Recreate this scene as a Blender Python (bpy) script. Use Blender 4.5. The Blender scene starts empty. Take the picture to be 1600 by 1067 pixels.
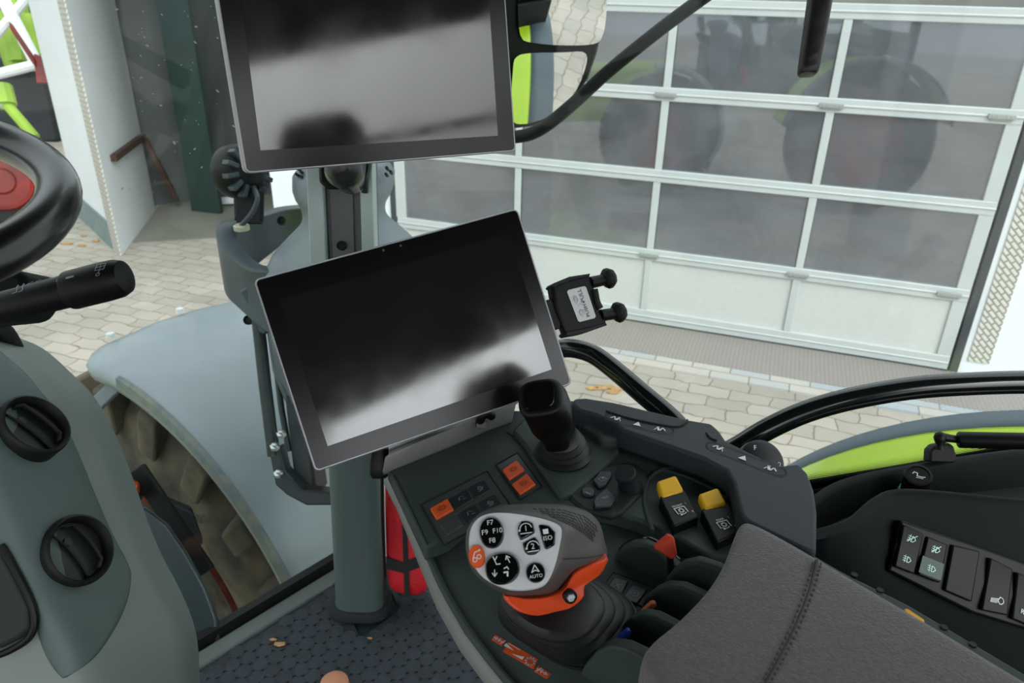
import bpy, bmesh, math, random
import numpy as np
from mathutils import Vector, Matrix
random.seed(7)
SC = bpy.context.scene
COL = SC.collection
PI = math.pi
V = lambda *a: np.array(a, dtype=float)
def nz(v):
    v = np.asarray(v, float)
    return v / np.linalg.norm(v)
# ------------------------------------------------ surveyed viewpoint (metres; yard ground z=0, cab floor z=1.5)
F = 1165.0
_s = 0.437; _c = math.sqrt(1 - _s * _s); _a = math.asin(.01876 / _c)
fv = V(0, _c, -_s)
rv = math.cos(_a) * V(1, 0, 0) + math.sin(_a) * V(0, _s, _c)
uv = -math.sin(_a) * V(1, 0, 0) + math.cos(_a) * V(0, _s, _c)
C0 = V(0, 0, 2.8)
def ray(x, y): return fv + (x - 800) / F * rv + (533.5 - y) / F * uv
def Z(x, y, z):
    d = ray(x, y); return C0 + d * (z - C0[2]) / d[2]
def D(x, y, t): return C0 + ray(x, y) * t
def PL(x, y, pl):
    o, n = pl; d = ray(x, y); return C0 + d * (((o - C0) @ n) / (d @ n))
def plane3(a, b, c):
    n = nz(np.cross(b - a, c - a))
    if n @ (C0 - a) < 0: n = -n
    return (a, n)
FW = V(-.8192, .5736, 0); RT = V(.5736, .8192, 0); UP = V(0, 0, 1)   # tractor forward, right

# ------------------------------------------------ materials
def lin(c):
    c = c / 255.
    return c / 12.92 if c <= .04045 else ((c + .055) / 1.055) ** 2.4
def rgb(r, g, b): return (lin(r), lin(g), lin(b), 1)
class NT:
    def __init__(s, m):
        m.use_nodes = True; s.t = m.node_tree; s.t.nodes.clear()
        s.out = s.t.nodes.new('ShaderNodeOutputMaterial')
    def n(s, typ, **kw):
        nd = s.t.nodes.new('ShaderNode' + typ)
        for k, v in kw.items():
            if k.startswith('_'): setattr(nd, k[1:], v)
            else:
                nd.inputs[int(k[1:]) if k[0] == 'i' and k[1:].isdigit() else k.replace('_', ' ')].default_value = v
        return nd
    def l(s, a, b): s.t.links.new(a, b)
def mat(name, col, rough=.5, metal=0, spec=.5, bump=0, bscale=400, var=0, vscale=8, coat=0, col2=None, detail=3, sheen=0, bdist=.001, coatr=.1):
    m = bpy.data.materials.new(name); t = NT(m)
    b = t.n('BsdfPrincipled'); b.inputs['Roughness'].default_value = rough
    b.inputs['Metallic'].default_value = metal; b.inputs['Specular IOR Level'].default_value = spec
    b.inputs['Coat Weight'].default_value = coat; b.inputs['Coat Roughness'].default_value = coatr
    if sheen: b.inputs['Sheen Weight'].default_value = sheen
    b.inputs['Base Color'].default_value = col
    tc = t.n('TexCoord')
    if var or col2:
        nz_ = t.n('TexNoise', Scale=vscale, Detail=detail); t.l(tc.outputs['Object'], nz_.inputs['Vector'])
        cr = t.n('ValToRGB'); cr.color_ramp.elements[0].position = .35; cr.color_ramp.elements[1].position = .65
        c2 = col2 or tuple(min(1, x * (1 + var)) for x in col[:3]) + (1,)
        c1 = col if col2 else tuple(x * (1 - var) for x in col[:3]) + (1,)
        cr.color_ramp.elements[0].color = c1; cr.color_ramp.elements[1].color = c2
        t.l(nz_.outputs['Fac'], cr.inputs['Fac']); t.l(cr.outputs['Color'], b.inputs['Base Color'])
    if bump:
        n2 = t.n('TexNoise', Scale=bscale, Detail=2.0); t.l(tc.outputs['Object'], n2.inputs['Vector'])
        bp = t.n('Bump', Strength=bump, Distance=bdist); t.l(n2.outputs['Fac'], bp.inputs['Height']); t.l(bp.outputs['Normal'], b.inputs['Normal'])
    t.l(b.outputs['BSDF'], t.out.inputs['Surface'])
    return m
M = {}
M['deck'] = mat('console_green_grey', rgb(57, 69, 66), .6, spec=.3, bump=.15, bscale=900, bdist=.0005)
M['deck2'] = mat('console_dark', rgb(32, 41, 40), .6, spec=.35, bump=.12, bscale=900, bdist=.0005)
M['frame'] = mat('frame_grey', rgb(86, 96, 94), .5, bump=.1, bscale=900, bdist=.0004)
M['skirt'] = mat('console_side_grey', rgb(122, 124, 121), .5)
M['rubberstrip'] = mat('soft_touch_strip', rgb(46, 52, 56), .6, spec=.4, bump=.35, bscale=260, bdist=.001)
M['black'] = mat('black_plastic', rgb(11, 12, 12), .45, spec=.25)
M['black2'] = mat('black_matte', rgb(16, 18, 18), .6, spec=.35)
M['gloss'] = mat('black_gloss', rgb(9, 11, 11), .16, coat=.3)
M['btn'] = mat('button_dark', rgb(27, 31, 34), .45)
M['btn_grey'] = mat('button_grey', rgb(58, 66, 65), .5)
M['orange'] = mat('button_orange', rgb(228, 92, 38), .45)
M['orange2'] = mat('housing_orange', rgb(214, 72, 26), .4)
M['tan'] = mat('lever_tan', rgb(190, 110, 60), .4)
M['blue'] = mat('lever_blue', rgb(38, 70, 190), .35)
M['red'] = mat('lever_red', rgb(214, 62, 24), .4)
M['yellow'] = mat('yellow_plastic', rgb(232, 180, 24), .4)
M['silver'] = mat('silver_plate', rgb(214, 217, 220), .34, metal=.0)
M['joy'] = mat('joystick_grey', rgb(80, 77, 75), .45, bump=.1, bscale=1200, bdist=.0003)
M['joyhole'] = mat('grip_recess', rgb(30, 29, 29), .6)
M['boot'] = mat('rubber_boot', rgb(25, 28, 29), .5)
M['white'] = mat('white_print', rgb(225, 228, 228), .5)
M['lgrey'] = mat('light_grey_print', rgb(150, 155, 165), .5)
M['dimprint'] = mat('dim_print', rgb(150, 156, 186), .5)
M['fabric'] = mat('grey_velour', rgb(92, 89, 89), .95, bump=.8, bscale=500, bdist=.0015, var=.12, vscale=260, sheen=.3)
M['stitch'] = mat('stitching', rgb(66, 64, 66), .9)
M['pillar'] = mat('pillar_grey', rgb(84, 99, 97), .45, bump=.05, bscale=600, bdist=.0004)
M['dashlight'] = mat('dash_light_grey', rgb(120, 131, 127), .5, bump=.15, bscale=700, bdist=.0004)
M['alu'] = mat('anodised_rail', rgb(96, 98, 98), .4, metal=.3)
M['bezelframe'] = mat('terminal_rim', rgb(168, 168, 172), .4, metal=.4)
M['bezel'] = mat('terminal_bezel', rgb(12, 11, 13), .2, spec=.35)
M['mat'] = mat('rubber_mat', rgb(50, 56, 62), .65, spec=.3, bump=.3, bscale=500, bdist=.0006, var=.15, vscale=40)
M['matbase'] = mat('rubber_mat_groove', rgb(36, 41, 45), .7)
M['redbag'] = mat('red_fabric', rgb(205, 24, 38), .7, bump=.6, bscale=60, bdist=.004)
M['wheelrim'] = mat('leatherette', rgb(16, 17, 18), .28, coat=.25, bump=.1, bscale=900, bdist=.0004)
M['tube'] = mat('black_painted_tube', rgb(14, 19, 20), .16, coat=.5)
M['fender'] = mat('fender_grey', rgb(152, 163, 169), .38, var=.06, vscale=5, bump=.05, bscale=120)
M['fenddirty'] = mat('fender_edge', rgb(108, 122, 126), .7, col2=rgb(134, 136, 124), vscale=30, bump=.6, bscale=120, bdist=.004)
M['bracket'] = mat('bracket_grey', rgb(60, 72, 78), .4, var=.08, vscale=20)
M['bracketd'] = mat('bracket_dark', rgb(34, 44, 46), .4, var=.1, vscale=20)
M['shroud'] = mat('shroud_grey', rgb(118, 128, 134), .45)
M['lime'] = mat('lime_green', rgb(186, 220, 36), .3, coat=.4)
M['limeglow'] = M['lime']
M['tire'] = mat('dusty_tire', rgb(48, 47, 44), .9, col2=rgb(108, 98, 82), vscale=6, bump=.5, bscale=90, bdist=.004, detail=6)
M['rimred'] = mat('red_rim', rgb(150, 30, 22), .5, col2=rgb(96, 34, 28), vscale=3)
M['hull'] = mat('hull_dark', rgb(38, 50, 54), .3, var=.1)
M['lampor'] = mat('lamp_orange', rgb(190, 70, 20), .2, coat=.5)
M['chrome'] = mat('bright_metal', rgb(190, 195, 195), .25, metal=.9)
M['teal'] = mat('teal_ring', rgb(48, 140, 132), .4)
M['whitewall'] = mat('white_render', rgb(226, 230, 232), .85, var=.02, vscale=2, bump=.2, bscale=60, bdist=.004)
M['plinth'] = mat('plinth_grey', rgb(120, 136, 134), .85, var=.1, vscale=5)
M['doorframe'] = mat('door_alu_white', rgb(186, 191, 189), .4, var=.02)
M['hinge'] = mat('hinge_zinc', rgb(160, 164, 160), .4, metal=.3)
M['flank'] = mat('rail_flank_lit', rgb(176, 194, 190), .45)  # paler than the pillar: bright light on the flanks put into the colour
M['doorpanel'] = mat('door_panel', rgb(196, 198, 193), .55, bump=.3, bscale=140, bdist=.002, var=.02, vscale=30)
M['seal'] = mat('door_seal', rgb(60, 66, 66), .7)
M['dark'] = mat('dark_interior', rgb(44, 50, 50), .9, var=.15, vscale=1)
M['darkgreen'] = mat('dark_green_door', rgb(40, 60, 56), .5, var=.1, vscale=2)
M['rust'] = mat('rusty_steel', rgb(70, 48, 38), .8, var=.3, vscale=30)
M['roomwall'] = mat('hall_wall', rgb(170, 170, 165), .9)
M['roomfloor'] = mat('hall_floor', rgb(140, 138, 132), .6, var=.1, vscale=1.5)
M['liner'] = mat('roof_liner', rgb(30, 32, 32), .9)
M['hedge'] = mat('hedge_green', rgb(52, 80, 38), .9, col2=rgb(110, 130, 60), vscale=4, detail=8)
M['leaf'] = mat('dry_leaf', rgb(178, 140, 92), .8, var=.2, vscale=40)
M['sticker'] = mat('white_sticker', rgb(205, 208, 206), .5, var=.03)
M['darkimpl'] = mat('implement_dark', rgb(40, 44, 48), .6)
M['greenbtn'] = mat('rocker_lit', rgb(26, 66, 50), .4)
M['yellowtag'] = mat('yellow_tag', rgb(236, 176, 40), .6)

def emis(name, col, st):
    m = bpy.data.materials.new(name); t = NT(m)
    b = t.n('BsdfPrincipled'); b.inputs['Base Color'].default_value = col
    b.inputs['Emission Color'].default_value = col; b.inputs['Emission Strength'].default_value = st
    t.l(b.outputs['BSDF'], t.out.inputs['Surface']); return m
M['greenlit'] = emis('backlit_symbol', rgb(190, 225, 205), .12)

def glassmat(name, tint, refl, rough=.0, frit=None):
    m = bpy.data.materials.new(name); t = NT(m)
    tr = t.n('BsdfTransparent'); tr.inputs['Color'].default_value = tint
    gl = t.n('BsdfGlossy'); gl.inputs['Roughness'].default_value = rough; gl.inputs['Color'].default_value = (1, 1, 1, 1)
    fr = t.n('Fresnel', IOR=1.5); ge = t.n('NewGeometry'); io = t.n('MapRange'); io.inputs['To Min'].default_value = 1.5; io.inputs['To Max'].default_value = 1 / 1.5; t.l(ge.outputs['Backfacing'], io.inputs['Value']); t.l(io.outputs['Result'], fr.inputs['IOR'])
    mu = t.n('Math', _operation='MULTIPLY'); mu.inputs[1].default_value = refl; t.l(fr.outputs[0], mu.inputs[0])
    mx = t.n('MixShader'); t.l(mu.outputs[0], mx.inputs[0]); t.l(tr.outputs[0], mx.inputs[1]); t.l(gl.outputs[0], mx.inputs[2])
    last = mx
    if frit:
        zlo, zhi, pitch = frit           # black ceramic dots fading out upwards from the lower edge of the pane
        uvn = t.n('UVMap'); sp = t.n('SeparateXYZ'); t.l(uvn.outputs[0], sp.inputs[0])
        def mm(op, a, b=None, c=None):
            q = t.n('Math', _operation=op)
            for i, x in enumerate((a, b, c)):
                if x is None: continue
                if isinstance(x, (int, float)): q.inputs[i].default_value = x
                else: t.l(x, q.inputs[i])
            return q.outputs[0]
        x = mm('DIVIDE', sp.outputs['X'], pitch); y = mm('DIVIDE', sp.outputs['Y'], pitch)
        row = mm('FLOOR', y); off = mm('MULTIPLY', mm('MODULO', row, 2.0), .5)
        fx = mm('SUBTRACT', mm('FRACT', mm('ADD', x, off)), .5); fy = mm('SUBTRACT', mm('FRACT', y), .5)
        dd = mm('SQRT', mm('ADD', mm('MULTIPLY', fx, fx), mm('MULTIPLY', fy, fy)))
        fade = mm('DIVIDE', mm('SUBTRACT', zhi, sp.outputs['Y']), zhi - zlo)
        rad = mm('MULTIPLY', fade, .62)
        on = mm('LESS_THAN', dd, rad)
        bk = t.n('BsdfDiffuse'); bk.inputs['Color'].default_value = rgb(14, 16, 16)
        m2 = t.n('MixShader'); t.l(on, m2.inputs[0]); t.l(mx.outputs[0], m2.inputs[1]); t.l(bk.outputs[0], m2.inputs[2]); last = m2
    t.l(last.outputs[0], t.out.inputs['Surface']); return m
M['cabglass'] = glassmat('cab_glass', (.93, .97, .965, 1), .4)
M['doorglass'] = glassmat('door_glass', (.62, .64, .69, 1), 3.4, .03)
_t = M['doorglass'].node_tree; _o = [n for n in _t.nodes if n.type == 'OUTPUT_MATERIAL'][0]; _l = _o.inputs['Surface'].links[0].from_socket
_d = _t.nodes.new('ShaderNodeBsdfDiffuse'); _d.inputs['Color'].default_value = rgb(190, 194, 200); _m = _t.nodes.new('ShaderNodeMixShader'); _n = _t.nodes.new('ShaderNodeTexNoise'); _n.inputs['Scale'].default_value = 3.0; _n.inputs['Detail'].default_value = 6.0
_r = _t.nodes.new('ShaderNodeMapRange'); _r.inputs['From Min'].default_value = .3; _r.inputs['From Max'].default_value = .7; _r.inputs['To Min'].default_value = .06; _r.inputs['To Max'].default_value = .13
_c = _t.nodes.new('ShaderNodeTexCoord'); _t.links.new(_c.outputs['Object'], _n.inputs['Vector']); _t.links.new(_n.outputs['Fac'], _r.inputs['Value']); _t.links.new(_r.outputs['Result'], _m.inputs[0]); _t.links.new(_l, _m.inputs[1]); _t.links.new(_d.outputs[0], _m.inputs[2]); _t.links.new(_m.outputs[0], _o.inputs['Surface'])
M['mirror'] = mat('mirror_glass', (.9, .92, .92, 1), .01, metal=1)

def screenmat():
    m = bpy.data.materials.new('display_glass'); t = NT(m)
    b = t.n('BsdfPrincipled'); b.inputs['Base Color'].default_value = rgb(26, 28, 25)
    b.inputs['Roughness'].default_value = .07; b.inputs['IOR'].default_value = 1.85
    tc = t.n('TexCoord'); n1 = t.n('TexNoise', Scale=14.0, Detail=3.0); t.l(tc.outputs['Object'], n1.inputs['Vector'])
    cr = t.n('ValToRGB'); cr.color_ramp.elements[0].position = .35; cr.color_ramp.elements[1].position = .75
    cr.color_ramp.elements[0].color = (.06, .06, .06, 1); cr.color_ramp.elements[1].color = (.13, .13, .13, 1)
    t.l(n1.outputs['Fac'], cr.inputs['Fac']); t.l(cr.outputs['Color'], b.inputs['Roughness'])
    t.l(b.outputs[0], t.out.inputs['Surface']); return m
M['screen'] = screenmat()

def pavermat(name, c1, c2, mortar, bw, bh, ang, wob=.02, stain=True):
    m = bpy.data.materials.new(name); t = NT(m)
    b = t.n('BsdfPrincipled'); b.inputs['Roughness'].default_value = .9
    tc = t.n('TexCoord'); mp = t.n('Mapping'); mp.inputs['Rotation'].default_value = (0, 0, ang); t.l(tc.outputs['Object'], mp.inputs[0])
    wv = t.n('TexNoise', Scale=7.0, Detail=1.0); t.l(mp.outputs[0], wv.inputs['Vector'])
    vm = t.n('VectorMath', _operation='MULTIPLY_ADD'); t.l(wv.outputs['Color'], vm.inputs[0]); vm.inputs[1].default_value = (wob * 2.5, wob * 2.5, 0); t.l(mp.outputs[0], vm.inputs[2])
    br = t.n('TexBrick', Scale=1.0); br.inputs['Brick Width'].default_value = bw; br.inputs['Row Height'].default_value = bh
    br.inputs['Mortar Size'].default_value = .006; br.inputs['Mortar Smooth'].default_value = .3
    br.inputs['Color1'].default_value = c1; br.inputs['Color2'].default_value = c2; br.inputs['Mortar'].default_value = mortar
    t.l(vm.outputs[0], br.inputs['Vector'])
    last = br.outputs['Color']
    if stain:
        n2 = t.n('TexNoise', Scale=1.3, Detail=6.0); t.l(tc.outputs['Object'], n2.inputs['Vector'])
        cr = t.n('ValToRGB'); cr.color_ramp.elements[0].position = .3; cr.color_ramp.elements[1].position = .7
        cr.color_ramp.elements[0].color = (.78, .78, .74, 1); cr.color_ramp.elements[1].color = (1.08, 1.06, 1.02, 1)
        t.l(n2.outputs['Fac'], cr.inputs['Fac'])
        mx = t.n('Mix', _data_type='RGBA', _blend_type='MULTIPLY'); mx.inputs[0].default_value = 1
        t.l(last, mx.inputs[6]); t.l(cr.outputs[0], mx.inputs[7]); last = mx.outputs[2]
    t.l(last, b.inputs['Base Color'])
    n3 = t.n('TexNoise', Scale=60.0); t.l(tc.outputs['Object'], n3.inputs['Vector'])
    ad = t.n('Math', _operation='MULTIPLY_ADD'); t.l(br.outputs['Fac'], ad.inputs[0]); ad.inputs[1].default_value = -1.5; t.l(n3.outputs['Fac'], ad.inputs[2])
    bp = t.n('Bump', Strength=.5, Distance=.005); t.l(ad.outputs[0], bp.inputs['Height']); t.l(bp.outputs[0], b.inputs['Normal'])
    t.l(b.outputs[0], t.out.inputs['Surface']); return m
DA = math.atan2(.33182, -.94334)
M['paver'] = pavermat('yard_pavers', rgb(180, 172, 163), rgb(164, 157, 149), rgb(128, 119, 106), .30, .16, -DA, .035)
M['curb'] = pavermat('curb_stones', rgb(184, 177, 167), rgb(160, 168, 172), rgb(140, 128, 110), .3, .5, -DA, .006, False)
def checker(name, c1, c2, sc):
    m = bpy.data.materials.new(name); t = NT(m)
    b = t.n('BsdfPrincipled'); b.inputs['Roughness'].default_value = .5; b.inputs['Metallic'].default_value = .25
    uvn = t.n('UVMap'); mp = t.n('Mapping'); mp.inputs['Rotation'].default_value = (0, 0, PI / 4); mp.inputs['Scale'].default_value = (sc, sc, sc)
    t.l(uvn.outputs[0], mp.inputs[0])
    ck = t.n('TexBrick', Scale=1.0); ck.inputs['Brick Width'].default_value = 1.0; ck.inputs['Row Height'].default_value = .5
    ck.inputs['Mortar Size'].default_value = .12; ck.inputs['Mortar Smooth'].default_value = .5
    ck.inputs['Color1'].default_value = c1; ck.inputs['Color2'].default_value = c1; ck.inputs['Mortar'].default_value = c2
    t.l(mp.outputs[0], ck.inputs[0]); t.l(ck.outputs['Color'], b.inputs['Base Color'])
    bp = t.n('Bump', Strength=.6, Distance=.003); bp.invert = True; t.l(ck.outputs['Fac'], bp.inputs['Height']); t.l(bp.outputs[0], b.inputs['Normal'])
    t.l(b.outputs[0], t.out.inputs['Surface']); return m
M['ramp'] = checker('checker_ramp', rgb(166, 158, 153), rgb(136, 128, 122), 22)
M['corner'] = checker('checker_corner', rgb(214, 212, 204), rgb(150, 146, 132), 14)

# ------------------------------------------------ builders
WL = {}
def thing(name, label, cat, loc, group=None, kind=None):
    o = bpy.data.objects.new(name, None); COL.objects.link(o); o.location = tuple(loc); o.empty_display_size = .05
    WL[o] = np.array(loc, float); tag(o, label, cat, group, kind); return o
def tag(o, label=None, cat=None, group=None, kind=None):
    if label: o['label'] = label
    if cat: o['category'] = cat
    if group: o['group'] = group
    if kind: o['kind'] = kind
    return o
class MB:
    def __init__(s): s.v = []; s.f = []; s.uv = {}
    def add(s, vs, fs, uvs=None):
        b = len(s.v); s.v += [tuple(map(float, p)) for p in vs]
        for i, f in enumerate(fs):
            if uvs: s.uv[len(s.f)] = uvs[i]
            s.f.append(tuple(b + k for k in f))
        return s
    def prism(s, top, vec):
        vec = np.asarray(vec, float); n = len(top); bot = [np.asarray(p) + vec for p in top]
        fs = [tuple(range(n)), tuple(range(2 * n - 1, n - 1, -1))]
        fs += [(i, i + n, (i + 1) % n + n, (i + 1) % n) for i in range(n)]
        return s.add(list(top) + bot, fs)
    def box(s, c, ax, h):
        c = np.asarray(c, float); a = [nz(x) * hh for x, hh in zip(ax, h)]
        vs = [c + i * a[0] + j * a[1] + k * a[2] for k in (-1, 1) for j in (-1, 1) for i in (-1, 1)]
        return s.add(vs, [(0, 2, 3, 1), (4, 5, 7, 6), (0, 1, 5, 4), (2, 6, 7, 3), (0, 4, 6, 2), (1, 3, 7, 5)])
    def aabb(s, a, b):
        a = np.array(a, float); b = np.array(b, float); return s.box((a + b) / 2, (V(1, 0, 0), V(0, 1, 0), UP), abs(b - a) / 2)
    def loft(s, rings, cap=True, closed=True):
        n = len(rings[0]); vs = [p for r in rings for p in r]; fs = []
        m = n if closed else n - 1
        for j in range(len(rings) - 1):
            for i in range(m):
                k = (i + 1) % n; fs.append((j * n + i, j * n + k, (j + 1) * n + k, (j + 1) * n + i))
        if cap and closed: fs += [tuple(range(n - 1, -1, -1)), tuple(range((len(rings) - 1) * n, len(rings) * n))]
        return s.add(vs, fs)
    def tube(s, path, rad, n=16, close=False):
        P = [np.asarray(p, float) for p in path]; m = len(P)
        if not hasattr(rad, '__len__'): rad = [rad] * m
        T = []
        for i in range(m):
            if close: t = P[(i + 1) % m] - P[i - 1]
            else: t = P[min(i + 1, m - 1)] - P[max(i - 1, 0)]
            T.append(nz(t))
        a = np.cross(T[0], UP)
        if np.linalg.norm(a) < .1: a = np.cross(T[0], V(1, 0, 0))
        a = nz(a); rings = []
        for i in range(m):
            a = nz(a - T[i] * (a @ T[i])); b = np.cross(T[i], a)
            rings.append([P[i] + rad[i] * (math.cos(2 * PI * k / n) * a + math.sin(2 * PI * k / n) * b) for k in range(n)])
        if close: rings.append(rings[0]); return s.loft(rings, cap=False)
        return s.loft(rings)
    def lathe(s, o, ax, prof, n=32, ex=None, sx=1., sy=1.):
        ax = nz(ax)
        if ex is None:
            ex = np.cross(ax, UP)
            if np.linalg.norm(ex) < .05: ex = V(1, 0, 0)
        ex = nz(ex - ax * (np.asarray(ex) @ ax)); ey = np.cross(ax, ex)
        rings = [[np.asarray(o) + ax * h + r * (sx * math.cos(2 * PI * k / n) * ex + sy * math.sin(2 * PI * k / n) * ey) for k in range(n)] for r, h in prof]
        return s.loft(rings)
    def build(s, name, m, parent=None, flat=False, bevel=0, seg=2, ang=35, sub=0, label=None, cat=None, group=None, kind=None, solid=0, soff=-1):
        me = bpy.data.meshes.new(name)
        if parent is not None: loc = WL[parent]
        else:
            a = np.array(s.v); loc = V((a[:, 0].min() + a[:, 0].max()) / 2, (a[:, 1].min() + a[:, 1].max()) / 2, a[:, 2].min())
        me.from_pydata([tuple(np.array(p) - loc) for p in s.v], [], s.f)
        if s.uv:
            ul = me.uv_layers.new(name='UVMap')
            for pi, uvs in s.uv.items():
                for li, q in zip(me.polygons[pi].loop_indices, uvs): ul.data[li].uv = q
        bm = bmesh.new(); bm.from_mesh(me)
        
        if flat: bmesh.ops.remove_doubles(bm, verts=bm.verts, dist=1e-4)
        bmesh.ops.recalc_face_normals(bm, faces=bm.faces); bm.to_mesh(me); bm.free()
        for p in me.polygons: p.use_smooth = not flat
        if ang < 179 and not sub and not flat: me.set_sharp_from_angle(angle=math.radians(ang))
        me.materials.append(M[m] if isinstance(m, str) else m)
        o = bpy.data.objects.new(name, me); COL.objects.link(o)
        if parent is not None: o.parent = parent; WL[o] = loc
        else: o.location = tuple(loc); WL[o] = loc
        if solid:
            md = o.modifiers.new('thick', 'SOLIDIFY'); md.thickness = solid; md.offset = soff
        if bevel:
            md = o.modifiers.new('bevel', 'BEVEL'); md.width = bevel; md.segments = seg; md.limit_method = 'ANGLE'; md.angle_limit = math.radians(30)
            md.harden_normals = False
        if sub:
            md = o.modifiers.new('sub', 'SUBSURF'); md.levels = sub; md.render_levels = sub
        tag(o, label, cat, group, kind)
        return o
def smooth(pts, k=6, closed=False):
    P = [np.asarray(p, float) for p in pts]; n = len(P); out = []
    for i in range(n if closed else n - 1):
        if closed: a, b, c, d = P[i - 1], P[i], P[(i + 1) % n], P[(i + 2) % n]
        else: a, b, c, d = P[max(i - 1, 0)], P[i], P[i + 1], P[min(i + 2, n - 1)]
        for j in range(k):
            t = j / k
            out.append(.5 * ((2 * b) + (-a + c) * t + (2 * a - 5 * b + 4 * c - d) * t * t + (-a + 3 * b - 3 * c + d) * t ** 3))
    if not closed: out.append(P[-1])
    return out
def rring(c, ex, ey, hx, hy, p=4, n=32):
    c = np.asarray(c); o = []
    for k in range(n):
        a = 2 * PI * k / n; x = math.copysign(abs(math.cos(a)) ** (2 / p), math.cos(a)); y = math.copysign(abs(math.sin(a)) ** (2 / p), math.sin(a))
        o.append(c + ex * hx * x + ey * hy * y)
    return o
def frame(pl, c, xp):          # local frame on a plane: centre and x-direction taken on the plane
    o = PL(c[0], c[1], pl); ex = nz(PL(xp[0], xp[1], pl) - o); n = pl[1]; ey = np.cross(n, ex)
    return (o, ex, ey, n)
def offs(pl, d): return (pl[0] + pl[1] * d, pl[1])
def quad_on(pl, px): return [PL(x, y, pl) for x, y in px]
_tc = {}
def text_mesh(s):
    if s in _tc: return _tc[s]
    cu = bpy.data.curves.new('t', 'FONT'); cu.body = s; cu.align_x = 'CENTER'; cu.align_y = 'CENTER'; cu.resolution_u = 3
    ob = bpy.data.objects.new('t', cu); COL.objects.link(ob); bpy.context.view_layer.update()
    me = bpy.data.meshes.new_from_object(ob.evaluated_get(bpy.context.evaluated_depsgraph_get()))
    r = ([tuple(v.co) for v in me.vertices], [tuple(p.vertices) for p in me.polygons])
    bpy.data.objects.remove(ob); bpy.data.meshes.remove(me); bpy.data.curves.remove(cu); _tc[s] = r; return r
def text(mb, fr, s, size, x=0, y=0, lift=.0006, rot=0):
    o, ex, ey, n = fr; vs, fs = text_mesh(s); c, q = math.cos(rot), math.sin(rot)
    mb.add([o + ex * (x + size * (c * v[0] - q * v[1])) + ey * (y + size * (q * v[0] + c * v[1])) + n * lift for v in vs], fs); return mb
def stroke(mb, fr, pts, w, lift=.0006, close=False):
    o, ex, ey, n = fr; pts = list(pts) + ([pts[0]] if close else [])
    for a, b in zip(pts[:-1], pts[1:]):
        a = V(*a); b = V(*b); d = b - a; L = np.linalg.norm(d)
        if L < 1e-9: continue
        d /= L; p = V(-d[1], d[0]) * w / 2; a2 = a - d * w * .3; b2 = b + d * w * .3
        mb.add([o + ex * q[0] + ey * q[1] + n * lift for q in (a2 - p, b2 - p, b2 + p, a2 + p)], [(0, 1, 2, 3)])
    return mb
def fill(mb, fr, pts, lift=.0006):
    o, ex, ey, n = fr; mb.add([o + ex * a + ey * b + n * lift for a, b in pts], [tuple(range(len(pts)))]); return mb
def circ(r, x=0, y=0, n=14, a0=0, a1=2 * PI): return [(x + r * math.cos(a0 + (a1 - a0) * k / n), y + r * math.sin(a0 + (a1 - a0) * k / n)) for k in range(n + 1)]
def gear(mb, fr, r, w, x=0, y=0, teeth=8, lift=.0006):
    stroke(mb, fr, circ(r, x, y), w, lift)
    for k in range(teeth):
        a = 2 * PI * k / teeth; stroke(mb, fr, [(x + r * math.cos(a), y + r * math.sin(a)), (x + 1.35 * r * math.cos(a), y + 1.35 * r * math.sin(a))], w * 1.3, lift)
def arrow(mb, fr, a, b, w, h, lift=.0006):
    a = V(*a); b = V(*b); d = nz(b - a); p = V(-d[1], d[0]); stroke(mb, fr, [a, b - d * h * .5], w, lift)
    fill(mb, fr, [tuple(b - d * h + p * h * .5), tuple(b - d * h - p * h * .5), tuple(b)], lift)

# ================================================= SETTING : yard and buildings
DO = V(1.2224, 6.2024, 0); DD = V(-.943343, .331819, 0); DN = V(-DD[1], DD[0], 0)    # door plane, DN points to the tractor?
if DN @ (V(0, 0, 0) - DO) < 0: DN = -DN
def W(s, z, off=0): return DO + DD * s + DN * off + UP * z
def uvprism(mb, a, ex, ey, w, h, th, nrm):     # slab with uv in metres on its front
    p = [a, a + ex * w, a + ex * w + ey * h, a + ey * h]
    b = [q - nrm * th for q in p]
    u = [(0, 0), (w, 0), (w, h), (0, h)]
    mb.add(p + b, [(0, 1, 2, 3), (7, 6, 5, 4), (0, 4, 5, 1), (1, 5, 6, 2), (2, 6, 7, 3), (3, 7, 4, 0)], [u, u, [(0, 0), (0, th), (w, th), (w, 0)], [(0, 0), (th, 0), (th, h), (0, h)], [(0, 0), (0, th), (w, th), (w, 0)], [(0, 0), (th, 0), (th, h), (0, h)]])
g = MB(); g.aabb((-45, -30, -.2), (30, 45, 0)); g.build('ground', 'paver', kind='structure', label='grey interlocking pavers of the yard', cat='ground')
# curb stones and checker-plate ramp along the garage door
g = MB(); uvprism(g, W(3.2, .012, .02), -DD, DN, 7.1, .62, .03, UP); g.build('threshold_plate', 'ramp', kind='structure', label='brownish checker steel plate in front of the garage door', cat='plate')
g = MB(); g.prism([W(3.6, .02, .66), W(-5.2, .02, .66), W(-5.2, .02, .86), W(3.6, .02, .86)], -UP * .08); g.build('curb_strip', 'curb', kind='structure', label='row of pale curb stones before the checker plate', cat='curb')

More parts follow.
